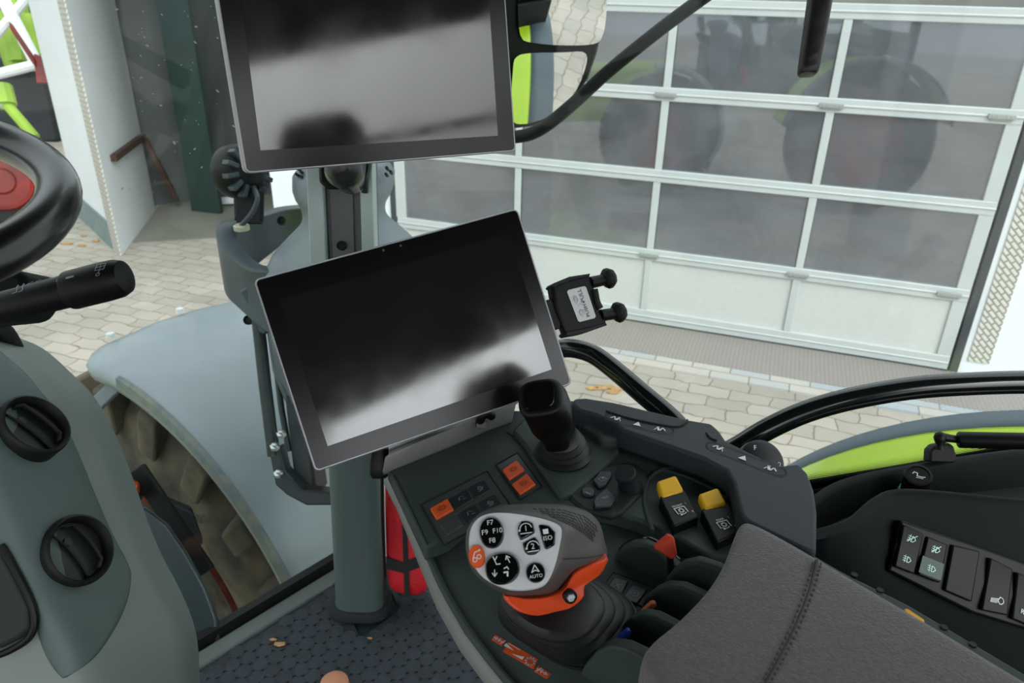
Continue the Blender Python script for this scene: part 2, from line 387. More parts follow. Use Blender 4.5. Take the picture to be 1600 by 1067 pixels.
# sectional door
zs = [.05, .66, 1.35, 2.0, 2.64, 3.28]
ms = [-2.40, -1.195, .035, 1.265, 2.45]
door = thing('door_1', 'white sectional garage door of glass panes over solid bottom panels', 'garage door', W(0, 0), kind='structure')
for i, z in enumerate(zs):
    r = MB(); hh = .052 if 0 < i else .035
    zc = z if i else z + .03
    r.box(W(.02, zc, .0), (DD, DN, UP), (2.47, .028, hh if i else .06)); r.box(W(.02, zc, .03), (DD, DN, UP), (2.47, .006, .008))
    r.build('rail', 'doorframe', door, bevel=.006)
for j in range(5):
    for i in range(4):
        r = MB(); wd = .03 if 0 < j < 4 else .05
        r.box(W(ms[j], (zs[i] + zs[i + 1]) / 2 + (.02 if i == 0 else 0)), (DD, DN, UP), (wd, .024, (zs[i + 1] - zs[i]) / 2 - .05)); r.build('mullion', 'doorframe', door, bevel=.004)
for j in range(4):
    for i in range(5):
        c = W((ms[j] + ms[j + 1]) / 2, (zs[i] + zs[i + 1]) / 2 if i < 4 else 0)
        if i == 4: continue
        hx = (ms[j + 1] - ms[j]) / 2 - .028; hz = (zs[i + 1] - zs[i]) / 2 - .045
        p = MB(); p.box(c - DN * .004, (DD, DN, UP), (hx, .008, hz))
        p.build('panel' if i == 0 else 'pane', 'doorpanel' if i == 0 else 'doorglass', door)
        if i: 
            q = MB()
            for sgn in (-1, 1):
                q.box(c + UP * sgn * (hz - .002) + DN * .008, (DD, DN, UP), (hx, .004, .006)); q.box(c + DD * sgn * (hx - .002) + DN * .008, (DD, DN, UP), (.006, .004, hz))
            q.build('pane_seal', 'seal', door)
for i in (1, 3):
    for j in (0, 1, 2, 3):
        sx = ms[j] + (.09 if j == 0 else 0)
        h = MB(); h.box(W(sx, zs[i], .042), (DD, DN, UP), (.085, .01, .016)); h.box(W(sx, zs[i] - .02, .036), (DD, DN, UP), (.07, .006, .01))
        for k in (-2, -1, 1, 2): h.lathe(W(sx + k * .03, zs[i], .05), DN, [(0.0001, .006), (.006, .005), (.007, 0)], 8)
        h.build('hinge', 'hinge', door, bevel=.002)
r = MB(); r.box(W(.02, .012, 0), (DD, DN, UP), (2.47, .03, .014)); r.build('bottom_seal', 'seal', door)
g = MB(); g.box(W(1.27 - .16, .1, .03), (DD, DN, UP), (.07, .006, .022)); g.build('door_handle', 'plinth', door, bevel=.003)
# garage walls
jam = .06
w = MB(); w.box(W(-2.47 - jam / 2, 1.9, -.06), (DD, DN, UP), (jam / 2, .08, 1.9)); w.box(W(2.5 + jam / 2, 1.9, -.06), (DD, DN, UP), (jam / 2, .08, 1.9)); w.build('trim_1', 'seal', kind='structure', label='dark rubber guide strips beside the garage door', cat='trim')
LX = (PL(425, 300, (DO, DN)) - DO) @ DD      # left end of the garage wall
w = MB()
w.prism([W(-2.53, 0), W(-9, 0), W(-9, 0, -.3), W(-2.53, 0, -.3)], UP * 5.5)
w.prism([W(2.56, 0), W(LX, 0), W(LX, 0, -.3), W(2.56, 0, -.3)], UP * 5.5)
w.prism([W(-2.53, 3.34), W(2.56, 3.34), W(2.56, 3.34, -.3), W(-2.53, 3.34, -.3)], UP * 2.16)
w.build('wall_back', 'whitewall', kind='structure', label='white rendered garage wall around the sectional door', cat='wall')
for s0, w0, off0 in ((-2.58, -.0, .0),):
    t = MB(); uvprism(t, W(s0, 0.12, .012), -DD, UP, .15, 5, .014, DN)
    t.build('trim_2', 'corner', kind='structure', label='checker plate guard strip on the white wall right of the garage door', cat='trim')
# hall behind the garage door
h = MB(); h.prism([W(-6, .003, -.3), W(4, .003, -.3), W(4, .003, -9), W(-6, .003, -9)], -UP * .002); h.build('floor_1', 'roomfloor', kind='structure', label='concrete floor inside the garage', cat='floor')
h = MB()
h.prism([W(-6, 0, -9), W(4, 0, -9), W(4, 0, -9.2), W(-6, 0, -9.2)], UP * 5.5); h.prism([W(-6, 0, -.3), W(-6.2, 0, -.3), W(-6.2, 0, -9), W(-6, 0, -9)], UP * 5.5)
h.prism([W(4, 0, -.3), W(4.1, 0, -.3), W(4.1, 0, -9), W(4, 0, -9)], UP * 5.5); h.prism([W(-6, 5.4, -.3), W(4, 5.4, -.3), W(4, 5.4, -9), W(-6, 5.4, -9)], UP * .1)
h.build('wall_inner', 'roomwall', kind='structure', label='pale walls inside the garage', cat='wall')
# left building corner and open dark passage
A = Z(190, 400, 0); B = Z(125, 338, 0); E = Z(243, 328, 0)
w = MB(); w.prism([A, B, B + (E - A) * 1.1, E], UP * 6); w.build('wall_left', 'whitewall', kind='structure', label='white rendered wall end left of the dark passage', cat='wall')
nAB = nz(np.cross(UP, B - A)); nAB = nAB if nAB @ (C0 - A) > 0 else -nAB
w = MB(); w.prism([A + nAB * .02 + nz(B - A) * .3, B + nAB * .02, B, A + nz(B - A) * .3], UP * .32); w.build('baseboard_left', 'plinth', kind='structure', label='grey painted plinth at the foot of the white wall end', cat='plinth')
t = MB(); uvprism(t, A + nAB * .012, nz(B - A), UP, .30, 6, .014, nAB); t.build('trim_3', 'corner', kind='structure', label='checker plate guard on the corner of the white wall end', cat='trim')
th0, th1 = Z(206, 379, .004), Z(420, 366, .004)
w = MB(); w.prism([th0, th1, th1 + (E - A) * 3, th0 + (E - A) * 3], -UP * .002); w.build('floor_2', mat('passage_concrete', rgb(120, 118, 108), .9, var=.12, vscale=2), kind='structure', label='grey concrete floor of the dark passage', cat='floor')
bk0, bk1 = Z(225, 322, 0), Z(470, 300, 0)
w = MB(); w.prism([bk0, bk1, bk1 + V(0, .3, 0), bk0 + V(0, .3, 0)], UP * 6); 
w.build('wall_passage', mat('passage_wall_shaded', rgb(84, 88, 86), .9, var=.15, vscale=1), kind='structure', label='back wall inside the passage, greyed to hold its shade', cat='wall')  # white render again, its shade put into the grey colour
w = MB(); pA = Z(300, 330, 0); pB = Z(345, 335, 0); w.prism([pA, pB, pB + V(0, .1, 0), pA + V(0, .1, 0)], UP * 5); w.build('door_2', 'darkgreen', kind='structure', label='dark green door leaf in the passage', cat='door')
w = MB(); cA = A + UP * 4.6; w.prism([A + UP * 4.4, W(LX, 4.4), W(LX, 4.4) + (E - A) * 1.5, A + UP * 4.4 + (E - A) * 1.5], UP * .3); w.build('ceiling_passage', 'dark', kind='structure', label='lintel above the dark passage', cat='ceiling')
w = MB(); w.prism([A - nAB * .3, W(LX, 0) , W(LX, 0, -.3), A - nAB * .6], UP * 1.2); w.v = [(a, b, c + 4.4) for a, b, c in w.v]; w.build('lintel', 'whitewall', kind='structure', label='white wall above the passage', cat='wall')
# white block standing in for the light under the far door
w = MB(); w.prism(quad_on((Z(345, 322, .0) + V(0, -.05, 0), V(0, -1, 0)), [(324, 310), (366, 308), (366, 318), (324, 320)]), V(0, .03, 0)); w.build('light_slit', 'whitewall', label='white block painted as the slit of light at the far end of the passage', cat='light slit')
# rusty angle bracket on the inner side wall
sd = nz(E - A); sn = nz(np.cross(UP, sd)); sn = sn if sn @ (C0 - A) > 0 else -sn
spl = (A + sn * .03, sn)
bpl = (E + V(0, -.03, 0), V(0, -1, 0)); p = [PL(178, 247, spl), PL(224, 213, spl), PL(250, 262, (E + V(-.1, -.03, 0), V(0, -1, 0))), PL(276, 312, (bk0 - V(0, .04, 0), V(0, -1, 0)))]
b = MB()
for a_, b_ in zip(p[:-1], p[1:]): 
    d = b_ - a_; c = (a_ + b_) / 2; b.box(c, (d, sn, np.cross(d, sn)), (np.linalg.norm(d) / 2 + .02, .03, .035))
b.build('wall_bracket', 'rust', label='rusty angled steel bracket on the grey side wall of the passage', cat='bracket')

# ================================================= yard machines far left, seen past the steering wheel
def bar(mb, a, b, r): return mb.tube([a, b], r, 10)
def at(x, y, t): return D(x, y, t)
M['lime2'] = mat('dusty_lime', rgb(140, 172, 56), .6, var=.2, vscale=2)
rk = thing('hay_rake', 'lime green hay rake with crossed white arms behind the steering wheel', 'farm implement', Z(20, 150, 0))
T0 = 12.
m = MB(); bar(m, at(52, -14, T0), at(-40, 95, T0), .075); m.build('white_arm', 'white', rk)
m = MB(); bar(m, at(8, 5, T0), at(60, 105, T0 - .3), .1); m.build('white_arm', 'white', rk)
m = MB(); bar(m, at(60, 100, T0 - .5), at(-60, 130, T0 - .5), .08); m.build('white_arm', 'white', rk)
m = MB(); m.box(at(38, 72, T0 - .6), (at(58, 100, T0) - at(25, 50, T0), fv, UP), (.35, .05, .06)); m.build('striped_board', 'rimred', rk)
for x0, y0, x1, y1, w_ in ((4, 38, 26, 110, .16), (22, 0, 34, 100, .2), (44, 28, 56, 90, .18), (-20, 30, 30, 45, .2), (38, 36, 62, 40, .12)):
    m = MB(); bar(m, at(x0, y0, T0 + .6), at(x1, y1, T0 + .6), w_); m.build('green_arm', 'lime2', rk)
m = MB(); 
for k in range(14): bar(m, at(55 + k % 7 * 3, 85 + k * 1.2, T0 - .6), at(60 + k % 7 * 3, 130, T0 - .6), .02)
m.build('tines', 'rimred', rk)
m = MB(); m.aabb(at(-80, 128, T0 + 1) * V(1, 1, 0), at(70, 90, T0 + 1) + V(0, 2, 0)); m.build('undercarriage', 'darkimpl', rk, bevel=.05)
hd = MB()
hp = Z(-600, 60, 0); 
rr_ = random.Random(3); pts = []
n1 = 60
base = [V(-26 + k * .5, 24 + .3 * math.sin(k), 0) for k in range(n1)]
rings = []
for k in range(n1):
    c = base[k]; rad = 3.0 + rr_.uniform(-.5, .5)
    rings.append([c + V(0, 1.6 * math.cos(a_), 0) * (1 + rr_.uniform(-.15, .15)) + UP * (rad * max(0, math.sin(a_)) * (1 + rr_.uniform(-.1, .1))) for a_ in [PI * q / 12 for q in range(13)]])
hd.loft(rings, cap=False, closed=False); hd.build('hedge', 'hedge', label='dark green hedge at the far edge of the yard', cat='hedge')
tr = thing('trailed_machine', 'parked machine with red wheel seen through the steering wheel', 'farm implement', Z(15, 330, 0))
wc = at(2, 283, 6.8)
m = MB(); m.lathe(wc, nz(C0 - wc), [(.0001, -.1), (.36, -.1), (.41, 0), (.36, .1), (.0001, .1)], 32); m.build('tire', 'black2', tr)
m = MB(); m.lathe(wc, nz(C0 - wc), [(.0001, .13), (.1, .13), (.12, .11), (.22, .105), (.25, .14), (.27, .1), (.0001, .09)], 32); m.build('wheel_rim', 'rimred', tr)
m = MB(); m.tube(smooth([at(-60, 200, 6.9), at(0, 245, 6.9), at(35, 275, 6.9), at(48, 305, 6.9)]), .06, 10); m.build('mudguard', 'lime2', tr)
m = MB(); bar(m, at(0, 135, 9), at(8, 165, 9), .13); bar(m, at(8, 160, 9), at(55, 215, 9.), .06); m.build('drawbar', 'lime2', tr)
m = MB(); bar(m, at(-30, 118, 9), at(12, 162, 9), .09); m.build('stay', 'white', tr)

# ================================================= TRACTOR EXTERIOR
def circfit(P):
    P = np.array(P); A_ = np.c_[P, np.ones(len(P))]; b_ = -(P ** 2).sum(1)
    d, e, g_ = np.linalg.lstsq(A_, b_, rcond=None)[0]; return -d / 2, -e / 2, math.sqrt(d * d / 4 + e * e / 4 - g_)
# front fender and front wheel
_an = math.radians(147); WF = V(math.cos(_an), math.sin(_an), 0); WN = V(-WF[1], WF[0], 0)
WR = -WN if WN @ V(1, 0, 0) < 0 else WN        # outward (away from the engine)
FO = D(110, 562, 2.2); fo = V(FO[0], FO[1], 0)
fs0, fz0, fR = -.175, .98, .802
def fp(a, r, w): return fo + WF * (fs0 + r * math.cos(a)) + UP * (fz0 + r * math.sin(a)) + WR * w
fen = thing('front_fender', 'large pale grey front wheel fender below the windscreen', 'fender', fp(PI * .55, fR, .27) - UP * .9)
angs = [math.radians(76 + k * 3.2) for k in range(-1, 0)]  # placeholder start
aa = [math.radians(x) for x in np.linspace(76, 212, 44)]
def fend_ring(a, r0=fR):
    t = (a - aa[0]) / (aa[-1] - aa[0]); wd = .60
    cut = max(0, (.07 - t) / .07) ** 2 * .10
    return [fp(a, r0 - .045, .0 + cut), fp(a, r0 - .010, -.004 + cut), fp(a, r0 + .004, .008 + cut), fp(a, r0 + .008, .05 + cut), fp(a, r0 + .016, .3), fp(a, r0 + .008, wd - .05 - cut), fp(a, r0 + .002, wd - .01 - cut), fp(a, r0 - .05, wd - cut)]
m = MB(); m.loft([fend_ring(a) for a in aa], cap=False, closed=False); m.build('fender_shell', 'fender', fen, solid=.008, ang=50)
m = MB(); m.loft([[fp(a, fR - .022, -.006), fp(a, fR + .004, -.004), fp(a, fR + .008, .008), fp(a, fR + .004, .012), fp(a, fR - .018, .006)] for a in aa[6:]], cap=True); m.build('edge_lip', 'fenddirty', fen, ang=40)
for px, dep in (((172, 522), 1), ((281, 483), 1)):
    o = PL(px[0], px[1], (fp(PI * .5, fR + .013, 0), UP)); m = MB(); m.lathe(o, UP, [(.0001, .004), (.012, .003), (.014, -.01)], 12); m.build('bolt_cap', 'white', fen)
fw_ = thing('tractor_tyre', 'muddy lugged front tyre under the grey fender', 'wheel', fo + WF * fs0 + WR * .3)
wc = fo + WF * -.12 + UP * .85; TK = 1.143
WFAX = WR
TR = .70
prof = [(.36, .12), (.38, .06), (.47, .035), (.58, .05), (.63, .075), (.655, .12), (.66, .3), (.655, .46), (.63, .5), (.55, .53), (.42, .52), (.36, .46)]
m = MB(); m.lathe(wc, WR, [(r_ * TK, h_) for r_, h_ in prof] + [(prof[0][0] * TK, prof[0][1])], 96, ex=WF)
nl = 22
for side in (0, 1):
    for k in range(nl):
        a0 = 2 * PI * (k + .5 * side) / nl + .06
        def tp(a, r_, h_):
            h2 = h_ if side == 0 else .56 - h_
            return wc + WF * (r_ * TK * math.cos(a)) + UP * (r_ * TK * math.sin(a)) + WR * h2
        w0 = .085; sl = -.16 if True else .1
        top = [tp(a0 - w0 * .62, .712, .03), tp(a0 + w0 * .62, .712, .03), tp(a0 + sl + w0 * .5, .735, .29), tp(a0 + sl - w0 * .35, .735, .29)]
        bot = [tp(a0 - w0 * .75, .585, .022), tp(a0 + w0 * .75, .585, .022), tp(a0 + sl + w0 * .6, .655, .30), tp(a0 + sl - w0 * .5, .655, .30)]
        m.add(top + bot, [(0, 1, 2, 3), (7, 6, 5, 4), (0, 4, 5, 1), (1, 5, 6, 2), (2, 6, 7, 3), (3, 7, 4, 0)])
m.build('tire', 'tire', fw_, bevel=.012, seg=2, ang=30)
m = MB(); m.lathe(wc, WR, [(r_ * TK, h_) for r_, h_ in [(.0001, .2), (.1, .2), (.12, .16), (.28, .16), (.335, .1), (.375, .045), (.38, .12), (.36, .46), (.38, .52), (.3, .42), (.0001, .42)]], 64); m.build('wheel_rim', 'rimred', fw_, ang=30)
m = MB(); text(m, (tp(2.2, .52, .0), 0, 0, 0) if 0 else (fo + WF * (-.12 + .62 * math.cos(2.15)) + UP * (.85 + .62 * math.sin(2.15)) + WR * .030, -WR * 0 + nz(V(*(WF * math.sin(2.03)))) * 1.0 * .9 + UP * -.4, nz(WF * math.cos(2.03) + UP * math.sin(2.03)), -WR), '28', .06); m.build('size_mark', 'black2', fw_)
# fender stay
m = MB(); m.box((D(120, 662, 2.15) + D(178, 606, 2.15)) / 2, (D(178, 606, 2.15) - D(120, 662, 2.15), fv, np.cross(D(178, 606, 2.15) - D(120, 662, 2.15), fv)), (.09, .012, .02)); m.build('fender_stay', 'shroud', fen, bevel=.004)
m = MB(); m.box((D(222, 745, 1.9) + D(315, 880, 1.9)) / 2, (D(222, 745, 1.9) - D(330, 905, 1.9), fv, np.cross(D(222, 745, 1.9) - D(330, 905, 1.9), fv)), (.16, .01, .022)); m.build('fender_brace', 'black2', fen, bevel=.004)
# dark hull (tank / bonnet side) with the lamp
def outline(px, t, vec, name, m_, parent=None, bevel=.01, **k):
    mb = MB(); mb.prism([D(x, y, t if not callable(t) else t(x, y)) for x, y in px], vec); return mb.build(name, m_, parent, bevel=bevel, seg=3, **k)
hl = outline([(150, 800), (195, 782), (232, 785), (268, 812), (300, 860), (330, 915), (348, 965), (352, 1090), (200, 1150), (120, 1000)], 1.62, V(-.25, .0, -.35), 'step_housing', 'hull', None, .02, label='dark blue-grey moulded housing below the windscreen beside the front wheel', cat='housing')
ml = thing('side_marker_lamp', 'orange side lamp glimpsed beside the front tyre', 'lamp', D(192, 780, 1.8))
m = MB(); m.loft([rring(D(188, 764, 1.78 + k_), rv, uv, .048 * s_, .026 * s_, 3, 24) for k_, s_ in ((0, .5), (.008, .85), (.03, 1), (.06, 1))]); m.build('lens', 'lampor', ml, ang=40)
m = MB(); m.loft([rring(D(192, 768, 1.84 + k_), rv, uv, .052 * s_, .03 * s_, 3, 24) for k_, s_ in ((0, 1), (.03, .9))]); m.build('lamp_body', 'black2', ml, ang=40)
outline([(350, 590 + 10), (0, 0), (0, 0)][:0] or [(232, 770), (300, 800), (318, 850), (300, 862)], 1.95, V(-.03, .06, -.03), 'axle_bracket', 'darkimpl', None, .006, label='dark bracket behind the housing next to the front tyre', cat='bracket')
# bonnet (out of frame to the left, mirrored in the garage panes)
bn = thing('bonnet', 'lime green tractor bonnet ahead of the cab', 'bonnet', V(-2.6, 1.0, 1.0))
m = MB(); c0 = V(-1.75, .55, 1.25)
m.loft([[c0 + FW * s_ + RT * (y_ * w_) + UP * (z_ * .42 + dz) for y_, z_ in ((-.4, -1), (-.42, .3), (-.34, .8), (-.15, 1), (.15, 1), (.34, .8), (.42, .3), (.4, -1))] for s_, w_, dz in ((0, 1, .02), (.8, 1, 0), (1.5, .9, -.05), (1.9, .75, -.12), (2.0, .5, -.2))])
m.build('hood', 'lime', bn, bevel=.03)
# rear fender + wheel
RO = D(1600, 637, 1.7); ro = V(RO[0], RO[1], 0); rpl = (ro, RT)
pp = [PL(x, y, (RO, -RT)) for x, y in [(1228, 727), (1300, 690), (1360, 672), (1450, 650), (1530, 641), (1600, 637)]]
rs0, rz0, rR = circfit([((p - ro) @ FW, p[2]) for p in pp])
def rp(a, r_, w): return ro + FW * (rs0 + r_ * math.cos(a)) + UP * (rz0 + r_ * math.sin(a)) + RT * w
ra = [math.radians(x) for x in np.linspace(12, 165, 50)]
rf = thing('rear_fender', 'lime green rear fender with dark rubber flare outside the side window', 'fender', rp(PI / 2, rR, -.2) - UP * 1.0)
m = MB(); m.loft([[rp(a, rR - .05, -.62), rp(a, rR - .0, -.6), rp(a, rR + .006, -.4), rp(a, rR + .004, -.12), rp(a, rR, -.095)] for a in ra], cap=False, closed=False); m.build('fender_skin', 'lime', rf, solid=.006, ang=50)
m = MB(); m.loft([[rp(a, rR + .002, -.1), rp(a, rR + .004, -.06), rp(a, rR, -.01), rp(a, rR - .008, 0), rp(a, rR - .04, .004)] for a in ra], cap=False, closed=False); m.build('rubber_flare', mat('flare_rubber', rgb(92, 104, 112), .6), rf, solid=.006, ang=50)
rw = thing('tractor_tyre', 'big rear tyre with red rim under the lime fender', 'wheel', ro + FW * rs0 - RT * .3)
wc2 = ro + FW * rs0 + UP * rz0 - RT * .55; k_ = (rR - .08) / .72
m = MB(); m.lathe(wc2, RT, [(r_ * k_, h_) for r_, h_ in prof] + [(prof[0][0] * k_, prof[0][1])], 72)
m.build('tire', 'tire', rw, ang=30)
m = MB(); m.lathe(wc2, RT, [(.0001, .3), (.2, .3), (.3, .2), (.42 * k_, .12), (.40 * k_, .47), (.0001, .4)], 48); m.build('wheel_rim', 'rimred', rw)
# light bracket with work light
lb = thing('light_bracket', 'grey cast bracket carrying the round work light outside the windscreen', 'bracket', D(470, 790, 1.85))
path = [(478, 322, 2.12, 340 + 28), (440, 326, 2.08, 375), (405, 336, 2.02, 400), (375, 342, 1.97, 425), (352, 352, 1.92, 445), (354, 372, 1.88, 462), (372, 398, 1.85, 480), (396, 416, 1.82, 502), (420, 420, 1.80, 520), (445, 421, 1.79, 525), (480, 424, 1.79, 520)]
tops = smooth([D(x, y, t) for x, y, t, yb in path], 4); bots = smooth([D(x + (8 if i < 9 else 0), yb, t) for i, (x, y, t, yb) in enumerate(path)], 4)
m = MB(); rings = []
for i in range(len(tops)):
    tg = nz(tops[min(i + 1, len(tops) - 1)] - tops[max(0, i - 1)]); sd_ = nz(np.cross(tg, UP)); hw = .022
    if i < 20: sd_ = sd_
    rings.append([tops[i] + sd_ * hw, tops[i] + sd_ * hw * .3 + UP * .004, tops[i] - sd_ * hw, tops[i] - sd_ * hw - UP * .035, bots[i] - sd_ * .012, bots[i] + sd_ * .012, tops[i] + sd_ * hw - UP * .035])
m.loft(rings); m.build('cast_arm', 'bracket', lb, bevel=.003, ang=40)
m = MB()
for x, y in ((378, 442), (388, 500), (440, 345)):
    m = MB(); o = D(x, y, 1.845 if x < 400 else 2.0); m.lathe(o, -fv, [(.0001, -.004), (.008, -.004), (.012, .003), (.012, -.006)], 16); m.build('bolt_hole', 'black2', lb)
m = MB(); m.prism([D(x, y, 1.82) for x, y in [(372, 455), (402, 440), (418, 452), (425, 505), (414, 525), (404, 520), (392, 490)]], V(0, .04, -.01)); m.build('lug', 'bracket', lb, bevel=.006)
m = MB(); m.tube([D(402, 490, 1.84), D(414, 600, 1.84), D(428, 712, 1.84)], .0155, 16); m.build('stay_tube', 'bracketd', lb)
m = MB(); m.prism([D(x, y, 1.88) for x, y in [(436, 470), (452, 470), (494, 775), (462, 775), (446, 640)]], V(.02, .05, 0)); m.build('stay_plate', 'bracketd', lb, bevel=.006)
m = MB(); m.tube([D(425, 520, 1.95), D(440, 640, 1.92), D(452, 705, 1.92)], .008, 10); m.build('cable_conduit', 'bracketd', lb)
m = MB(); m.prism([D(x, y, 1.83) for x, y in [(420, 705), (436, 698), (445, 735), (470, 765), (524, 770), (524, 790), (478, 790), (448, 774), (430, 758)]], V(.0, .05, -.02)); m.build('base_plate', 'bracketd', lb, bevel=.005)
for x, y in ((440, 680), (436, 742), (430, 700)):
    m = MB(); m.lathe(D(x, y, 1.82), nz(UP - fv * .3), [(.0001, .016), (.006, .015), (.006, .01), (.012, .008), (.012, 0)], 6); m.build('bolt', 'chrome', lb)
wl = thing('work_light', 'round finned black work light on the grey bracket', 'lamp', D(395, 352, 1.93))
ax = nz(-rv * .8 - fv * .0 + uv * .12 + fv * .55)
o = D(372, 268, 1.93)
m = MB(); m.lathe(o, ax, [(.0001, -.045), (.05, -.045), (.062, -.03), (.068, -.012), (.07, .006), (.068, .02), (.0001, .02)], 40); m.build('lamp_housing', 'black', wl, ang=40)
exx = nz(np.cross(ax, UP)); eyy = np.cross(ax, exx)
for k in range(12):
    a = 2 * PI * k / 12; rd = exx * math.cos(a) + eyy * math.sin(a); m = MB()
    m.box(o + rd * .052 - ax * .042, (rd, ax, np.cross(rd, ax)), (.016, .014, .006)); m.build('cooling_fin', 'bracket', wl, bevel=.002)
m = MB(); m.box(D(395, 268, 1.94), (rv, uv, fv), (.035, .04, .03)); m.build('connector_block', 'black2', wl, bevel=.006)
m = MB(); m.tube([D(372, 305, 1.93), D(372, 340, 1.93), D(406, 342, 1.93), D(406, 300, 1.93)], .012, 8); m.box(D(390, 328, 1.93), (rv, uv, fv), (.03, .035, .012)); m.build('yoke', 'black2', wl)
m = MB(); m.tube(smooth([D(398, 296, 1.9), D(402, 312, 1.88), (D(392, 335, 1.88)), D(377, 352, 1.9)], 8), [.0055 + .0012 * (k % 2) for k in range(25)], 10); m.build('cable', 'bracket', wl)
m = MB(); m.lathe(D(377, 353, 1.905), UP, [(.0001, .004), (.016, .004), (.02, .001), (.02, -.01)], 20); m.build('grommet', mat('cream_ring', rgb(200, 196, 170), .5), lb)
# exhaust shroud behind the pillar
sh = MB(); cx = 535
rr2 = []
for y, xl, xr, t in ((240, 456, 624, 1.9), (300, 458, 616, 1.9), (312, 470, 604, 1.9), (330, 476, 600, 1.9), (345, 474, 606, 1.88), (358, 462, 622, 1.86), (372, 447, 640, 1.84), (395, 425, 668, 1.80), (430, 402, 700, 1.77)):
    c = D((xl + xr) / 2, y, t + .05); hw = (xr - xl) / 2 / F * t; rr2.append(rring(c, V(1, 0, 0), V(0, 1, 0), hw, min(hw, .13), 2.6, 40))
c = rr2[-1]; rr2.append([p - UP * .5 for p in c])
sh.loft(rr2); sho = sh.build('exhaust_shroud', 'shroud', sub=1, ang=180, label='pale grey flared exhaust shroud behind the cab pillar', cat='exhaust shroud')
hh = MB()
for x, y in ((464, 262), (470, 268), (463, 272), (471, 276), (604, 262), (610, 268), (603, 272)):
    hh = MB(); hh.lathe(D(x, y, 1.86), -fv, [(.0001, .002), (.004, .002), (.004, -.02)], 10); hh.build('perforation', 'black2', sho)
# mirror
mpx = [(768, -140), (957, -140), (952, 5), (944, 50), (936, 85), (922, 125), (900, 160), (870, 185), (835, 200), (800, 204), (770, 200)]
mr = thing('side_mirror', 'two-part exterior mirror in a black housing at the top of the side window', 'mirror', D(860, 195, 1.75))
tgt = V(5.0, -.02, 0.0); mcen = D(870, 90, 1.75)
mn = nz(nz(tgt - mcen) - nz(mcen - C0)); mpl = (mcen, mn)
m = MB(); m.prism([PL(x, y, mpl) - mn * .002 for x, y in mpx], -mn * .06); m.build('mirror_housing', 'black', mr, bevel=.012, seg=3)
def mirpane(px, name, bulge):
    P = smooth([PL(x, y, mpl) + mn * .004 for x, y in px], 3, True); mb = MB(); mb.prism(P, -mn * .004); return mb.build(name, 'mirror', mr)
mirpane([(812, -110), (880, -120), (944, -110), (947, -40), (946, 20), (940, 55), (926, 68), (880, 70), (832, 66), (812, 55), (808, 0)], 'mirror_glass', 0)
mirpane([(800, 110), (806, 88), (830, 82), (880, 81), (908, 80), (916, 90), (910, 115), (898, 142), (876, 168), (845, 186), (812, 193), (798, 180)], 'mirror_glass', 0)
m = MB()
m.tube(smooth([D(806, 214, 1.6), D(830, 209, 1.58), D(858, 193, 1.56), D(900, 158, 1.55), D(950, 112, 1.53), D(1020, 55, 1.5), D(1080, 10, 1.48), D(1180, -62, 1.46)], 6), .0135, 16)
m.build('mirror_arm', 'black2', mr)
# ================================================= CAB SHELL
pb = Z(565, 942, 1.5); pt = D(540, 250, 1.30); pdir = nz(pt - pb); ptop = pb + pdir * 1.75
pil = thing('cab_pillar', 'pale grey cab pillar between windscreen and side window', 'pillar', pb)
a = math.radians(30)
pex = nz(rv - pdir * (rv @ pdir)); pey = np.cross(pdir, pex)
m = MB(); m.loft([rring(pb + pdir * h_, pex, pey, .057 * s_, .05 * s_, 3.2, 32) for h_, s_ in ((0.0, 1.0), (.06, .97), (.3, .96), (1.0, .93), (1.75, .93))]); m.build('post', 'pillar', pil, ang=60)
m = MB(); m.loft([rring(pb + pdir * h_, pex, pey, .057 * s_ + .006, .05 * s_ + .006, 3.2, 32) for h_, s_ in ((-.002, 1.08), (.006, 1.08), (.02, 1.0))]); m.build('foot_flange', 'matbase', pil, ang=60)
# slotted mounting rail
rl = thing('terminal_rail', 'aluminium mounting rail with dark slots in front of the cab pillar', 'rail', D(535, 400, 1.2))
def rq(y, x0, x1, t): return [(x0, y), (x1, y)]
def strip(name, m_, xs_top, xs_bot, t0, t1, th, bev=.002, y0=-60, y1=460, k=0):
    mb = MB(); q = [D(xs_top[0], y0, t0), D(xs_top[1], y0, t0), D(xs_bot[1], y1, t1), D(xs_bot[0], y1, t1)]
    mb.prism(q, fv * th); return mb.build(name, m_, rl, bevel=bev)
# image lines of the rail at y=-60 and y=460
strip('rail_flank', 'flank', (463, 487), (487, 512), 1.155, 1.215, .035)
strip('rail_flank', 'flank', (552, 573), (567, 587), 1.155, 1.215, .035)
strip('rail_back', 'alu', (480, 560), (505, 575), 1.175, 1.235, .02)
strip('rail_web', 'alu', (497, 540), (522, 556), 1.168, 1.228, .01, .001)
strip('slot_liner', 'bracketd', (488, 492), (513, 517), 1.170, 1.230, .006, .0005)
m = MB(); o = D(534, 384, 1.215); m.lathe(o, -fv, [(.0001, .002), (.0065, .002), (.0075, .004), (.0075, -.004)], 20); m.build('screw_hole', 'black2', rl)
